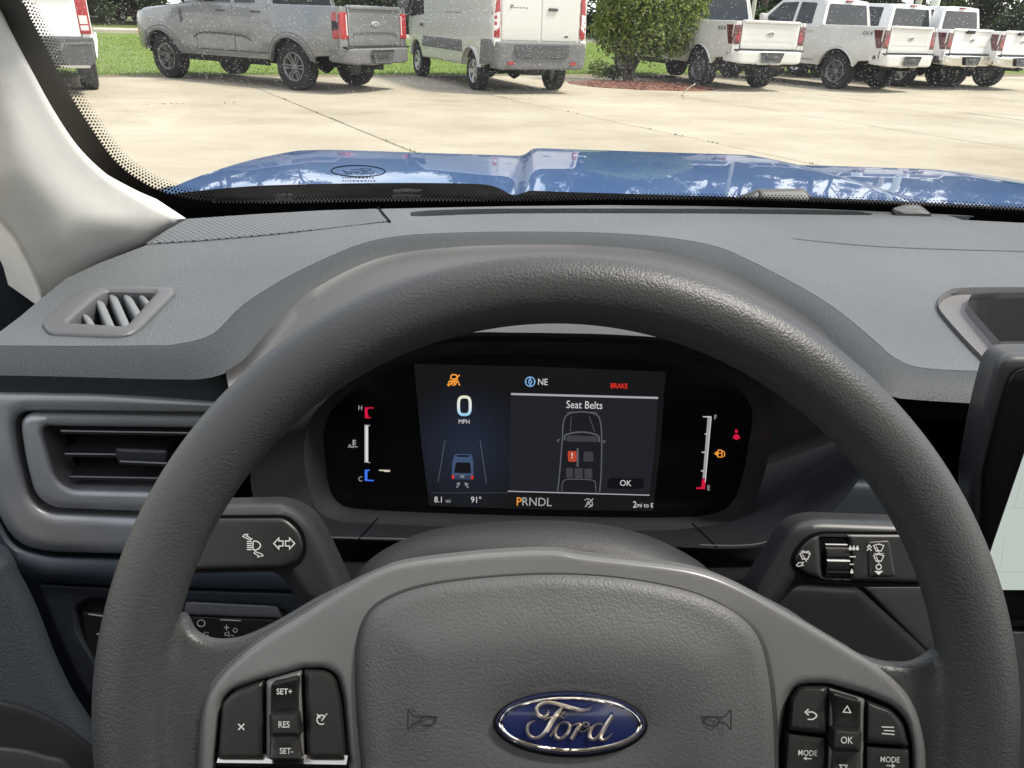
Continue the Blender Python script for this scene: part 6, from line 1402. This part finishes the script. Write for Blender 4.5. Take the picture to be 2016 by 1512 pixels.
def leaves(name, blobs, n, size, m, parent, seed, flat=.4, fill=.35):
    q = random.Random(seed); v, f = [], []
    wts = [b_[3] * b_[4] * b_[5] for b_ in blobs]
    for _ in range(n):
        bx_, by_, bz_, rx, ry, rz = q.choices(blobs, wts)[0]
        while True:
            d = Vector((q.gauss(0, 1), q.gauss(0, 1), q.gauss(0, 1)))
            if d.length > 1e-3: break
        d.normalize(); rad = (1 - fill) + fill * q.random() if q.random() < .8 else q.random()
        p = Vector((bx_ + d.x * rx * rad, by_ + d.y * ry * rad, bz_ + d.z * rz * rad))
        p += Vector((q.gauss(0, 1), q.gauss(0, 1), q.gauss(0, 1))) * size * .8
        nn = (d + Vector((q.gauss(0, 1), q.gauss(0, 1), q.gauss(0, 1) + flat)) * .8).normalized()
        a = nn.cross(Vector((q.random() - .5, q.random() - .5, q.random() - .5))).normalized(); c = nn.cross(a)
        s = size * q.uniform(.6, 1.4); i = len(v)
        v += [p - a * s, p - c * s * .45, p + a * s, p + c * s * .45]; f.append([i, i + 1, i + 2, i + 3])
    me = bpy.data.meshes.new(name); me.from_pydata([tuple(p) for p in v], [], f); me.materials.append(m)
    return link(name, me, parent)
mg = gnd(1262, 172)
M_mulch = mat('mulch', (.15, .062, .042), .95, bump=('grain', 40, .9, .03), var=(18, (.26, .125, .09), .35, .7))
mc = gnd(1268, 170)
mulch = sheet('mulch_bed', cat([(mc.x + 1.75 * math.cos(a) * (1 + .08 * math.sin(3 * a)) , mc.y + 1.15 * math.sin(a) * (1 + .1 * math.cos(2 * a))) for a in [2 * math.pi * k / 16 for k in range(16)]], True, 3), lambda x, y, h=0: Vector((x, y, .015 + h)), M_mulch, None, step=.12, hf=lambda x, y, d: .05 * sst(0, .5, d) + .02 * noise.noise(Vector((x * 5, y * 5, 0))), skirt=.05)
tag(mulch, 'low bed of reddish bark mulch under the shrub', 'mulch bed', kind='thing')
mb = MB()
for _ in range(1500):
    a = rs.uniform(0, 6.28); q = math.sqrt(rs.random()); p = Vector((mc.x + 1.65 * q * math.cos(a), mc.y + 1.08 * q * math.sin(a), .075 * (1 - q ** 4) + .01)); d = Vector((rs.uniform(-1, 1), rs.uniform(-1, 1), rs.uniform(-.2, .3))).normalized() * rs.uniform(.02, .06); w = d.cross(Vector((0, 0, 1))).normalized() * .010
    mb.add([p - d - w, p - d + w, p + d + w, p + d - w], [[0, 1, 2, 3]])
o = mb.build('bark_chips', leaf_mat('chip', (.10, .045, .03), (.22, .10, .07), (.36, .22, .16)), mulch, smooth=False); o['kind'] = 'stuff'
sb = gnd(1238, 162)
shrub = thing('shrub', 'tall dense yellow-green shrub on short stems between the van and white trucks', 'shrub', (sb.x, sb.y, 0))
for k, (dx, dy, h_) in enumerate(((0, 0, 1.2), (.06, .05, 1.4), (-.07, .04, 1.3))):
    tube('stem', [(dx, dy, 0), (dx * 1.6, dy * 2, .3), (dx * 4 + .05, dy * 4, .7), (dx * 7 + .2, dy * 6, h_ + .4)], [.07, .06, .05, .03], M_bark, shrub, 8)
bl = [(.15, 0, 1.75, .95, .95, 1.1), (.45, .05, 1.55, .95, .85, .9), (1.0, -.1, 1.5, .75, .7, .75), (1.05, .1, 2.3, .75, .75, .8), (-.35, 0, 1.35, .55, .6, .75), (.35, 0, 2.7, 1.05, 1.0, .8), (-.25, .1, 2.3, .7, .7, .8), (.3, -.4, 1.05, .7, .5, .6), (.95, -.3, 1.15, .6, .45, .55), (-.2, -.2, .95, .5, .5, .5), (1.25, 0, 1.9, .55, .6, .9), (-.55, .05, 1.25, .5, .5, .6), (-.55, .1, 1.9, .5, .5, .8), (-.45, .1, 2.6, .5, .5, .6)]
leaves('foliage', bl, 26000, .06, M_leafA, shrub, 11)
for k, (px, py, sc, lb) in enumerate(((1178, 158, .28, 'small low green plant at the left end of the mulch bed'), (1206, 160, .20, 'grey-green tuft beside the shrub stems on the mulch'))):
    p = gnd(px, py); pl = thing('small_plant', lb, 'plant', (p.x, p.y, .04)); leaves('foliage', [(0, 0, sc * .8, sc, sc, sc * .8)], 420, .04, M_leafA if k == 0 else M_leafC, pl, 40 + k)
p0, p1 = gnd(1345, 183, .03), gnd(1368, 165, .3)
tag(tube('garden_stake', [p0, p0.lerp(p1, .5) + Vector((0, 0, .02)), p1], .012, M_clear), 'thin pale stake leaning out of the mulch bed', 'stake')

# ---- far side: cars across the road, poles, trees
def small_car(label, loc, rz, P, glass_h=1.45):
    t = thing('parked_car', label, 'car', loc, rz, 'cars parked across the road')
    wf = lambda x, z: .88 - .25 * max(0, z - .9) ** 1.2 - .1 * max(0, (abs(x) - 1.7) / .5) ** 2
    side = [(-2.2, .35), (-2.25, .85), (-1.75, .95), (-1.2, 1.42), (.3, 1.46), (1.05, .98), (2.0, .84), (2.25, .6), (2.2, .32)] + arch_pts(1.35, .33, .38, .3, 8)[::-1] + arch_pts(-1.35, .33, .38, .3, 8)[::-1]
    for s in (1, -1):
        sheet('body_side', side, side_surf(wf, s), P, t, step=.25, skirt=.06, edge=(.05, .03))
        sheet('side_window', rnd([(-1.25, .98), (-1.0, 1.36), (.22, 1.38), (.78, 1.0)], .04), side_surf(wf, s), M_glassd, t, step=.3, hf=lambda a, b_, dd: .008, skirt=.01)
    top = [(-2.22, .85), (-1.75, .95), (-1.2, 1.42), (.3, 1.46), (1.05, .98), (2.0, .84), (2.22, .55)]
    strip('body_top', [Vector((x, wf(x, z) - .02, z)) for x, z in top], [Vector((x, -wf(x, z) + .02, z)) for x, z in top], P, t, n=24)
    mb = MB(); mb.box(-2.0, -.7, .3, 2.0, .7, .8); mb.build('underbody', M_under, t, smooth=False)
    get_wheels('small', t, 2.7, 1.56, .32, .20, .20, 5, False)
    for c in t.children:
        if c.name.startswith('wheel'): c.location.x -= 1.35
    return t
for k, (px, dist, P, lb) in enumerate(((196, 66, P_grey, 'dark car across the road just right of the white truck'), (232, 68, P_white3, 'white car across the road before the trees'), (275, 66, paint('dull_red_paint', (.16, .07, .065)), 'dull red car across the road behind the grey truck bonnet'))):
    r_ = ray(px, 25); p = O + r_ * (dist / r_.y); small_car(lb, (p.x, p.y, .02), GA + .05, P)
M_pole = mat('pole_concrete', (.42, .39, .33), .8, var=(2, (.48, .45, .38), .4, .6)); M_polew = mat('pole_white', (.72, .71, .68), .5)
def pole(name, label, px, dist, h_, rad, m, cap=None):
    r_ = ray(px, 20); p = O + r_ * (dist / r_.y)
    t = thing(name, label, 'pole', (p.x, p.y, 0))
    tube('shaft', [(0, 0, -.1), (0, 0, h_ * .5), (0, 0, h_)], [rad, rad * .92, rad * .8], m, t, 16)
    if cap:
        mb = MB(); mb.box(-.5, -.04, h_ - .25, .5, .04, h_ - .13); mb.box(-.8, -.16, h_ - .14, -.3, .16, h_, .03); mb.box(.3, -.16, h_ - .14, .8, .16, h_, .03); mb.build('lamp_head', M_rimd, t)
    else:
        mb = MB(); mb.lathe([(0, .02), (rad * 1.2, .02), (rad * 1.25, .14), (rad * .9, .18)], 'Z', 16); mb.build('base_collar', m, t)
    return t
pole('utility_pole', 'slim beige pole rising behind the second white truck cab', 1805, 44, 9, .17, M_pole)
pole('lamp_post', 'stout white lamp post rising behind the third white truck cab', 1838, 40, 9, .21, M_polew, True)
pole('lamp_post', 'slim dark lamp post standing by the shrub top', 1483, 46, 9, .12, M_pole, True)

def tree_proto(kind, seed):
    q = random.Random(seed)
    t = thing('tree', '', 'tree', (0, 0, -50))
    H_ = {'oak': 11, 'pine': 17, 'bushy': 7.5}[kind]
    bl = []
    tr_pts = [(0, 0, 0), (q.uniform(-.2, .2), q.uniform(-.2, .2), H_ * .35), (q.uniform(-.5, .5), q.uniform(-.5, .5), H_ * .8)]
    mb = MB(); mb.tube(tr_pts, [.30, .22, .08] if kind != 'pine' else [.24, .2, .06], 9)
    n = {'oak': 15, 'pine': 13, 'bushy': 11}[kind]
    for i in range(n):
        a = q.uniform(0, 6.28); z = H_ * (q.uniform(.18, .95) if kind == 'oak' else (q.uniform(.5, 1.0) if kind == 'pine' else q.uniform(.10, .9)))
        sp = {'oak': 3.2, 'pine': 2.1, 'bushy': 2.6}[kind] * (1.1 - .6 * abs(z / H_ - .55)); rr_ = q.uniform(.4, 1) * sp
        c = (rr_ * math.cos(a), rr_ * math.sin(a), z); sz = q.uniform(.8, 1.6) * (1.15 if kind == 'oak' else .85)
        bl.append((*c, sz * 1.15, sz * 1.15, sz * .8))
        mb.tube([(0, 0, z * .75), (c[0] * .5, c[1] * .5, z * .92), c], [.08, .05, .02], 5)
    mb.build('trunk', M_bark, t)
    leaves('crown', bl, {'oak': 5200, 'pine': 4200, 'bushy': 4200}[kind], {'oak': .25, 'pine': .20, 'bushy': .24}[kind], M_leafC if kind == 'pine' else M_leafB, t, seed + 5, fill=.6)
    return t
protos = [tree_proto('oak', 1), tree_proto('pine', 2), tree_proto('bushy', 3), tree_proto('oak', 4), tree_proto('pine', 6)]
kinds = ['broad leafy tree', 'tall thin pine', 'low bushy tree', 'broad leafy tree', 'tall thin pine']
used = set(); tn = 0
where = []
for i in range(104):
    az = R(-40 + i * .90 + rs.uniform(-.5, .5)); dd = rs.choice((62, 66, 72, 80)) + rs.uniform(-3, 3)
    where.append((az, dd, rs.choice((0, 2, 2, 3, 2, 1, 4, 2)), rs.uniform(.75, 1.25)))
where.sort(key=lambda w: w[0])
for i, (a, b_, k, sc) in enumerate(where):
    t = protos[k] if k not in used else copy_tree(protos[k]); used.add(k)
    p = Vector((b_ * math.sin(a), b_ * math.cos(a), 0)); t.location = (p.x, p.y, -.05); t.rotation_euler = (0, 0, rs.uniform(0, 6.28)); t.scale = (sc, sc, sc * rs.uniform(.9, 1.1))
    dg_ = math.degrees(a)
    spot = 'left of the grey pickup' if dg_ < -22 else 'behind the grey pickup' if dg_ < -6 else 'behind the white van' if dg_ < 8 else 'behind the shrub' if dg_ < 17 else 'behind the white pickups' if dg_ < 37 else 'beyond the last white pickup at right'
    t['label'] = f'{kinds[k]} in the tree belt {spot}'; t['group'] = 'trees beyond the road'
for k, pr in enumerate(protos):
    if k not in used:
        for o in list(pr.children): bpy.data.objects.remove(o)
        bpy.data.objects.remove(pr)
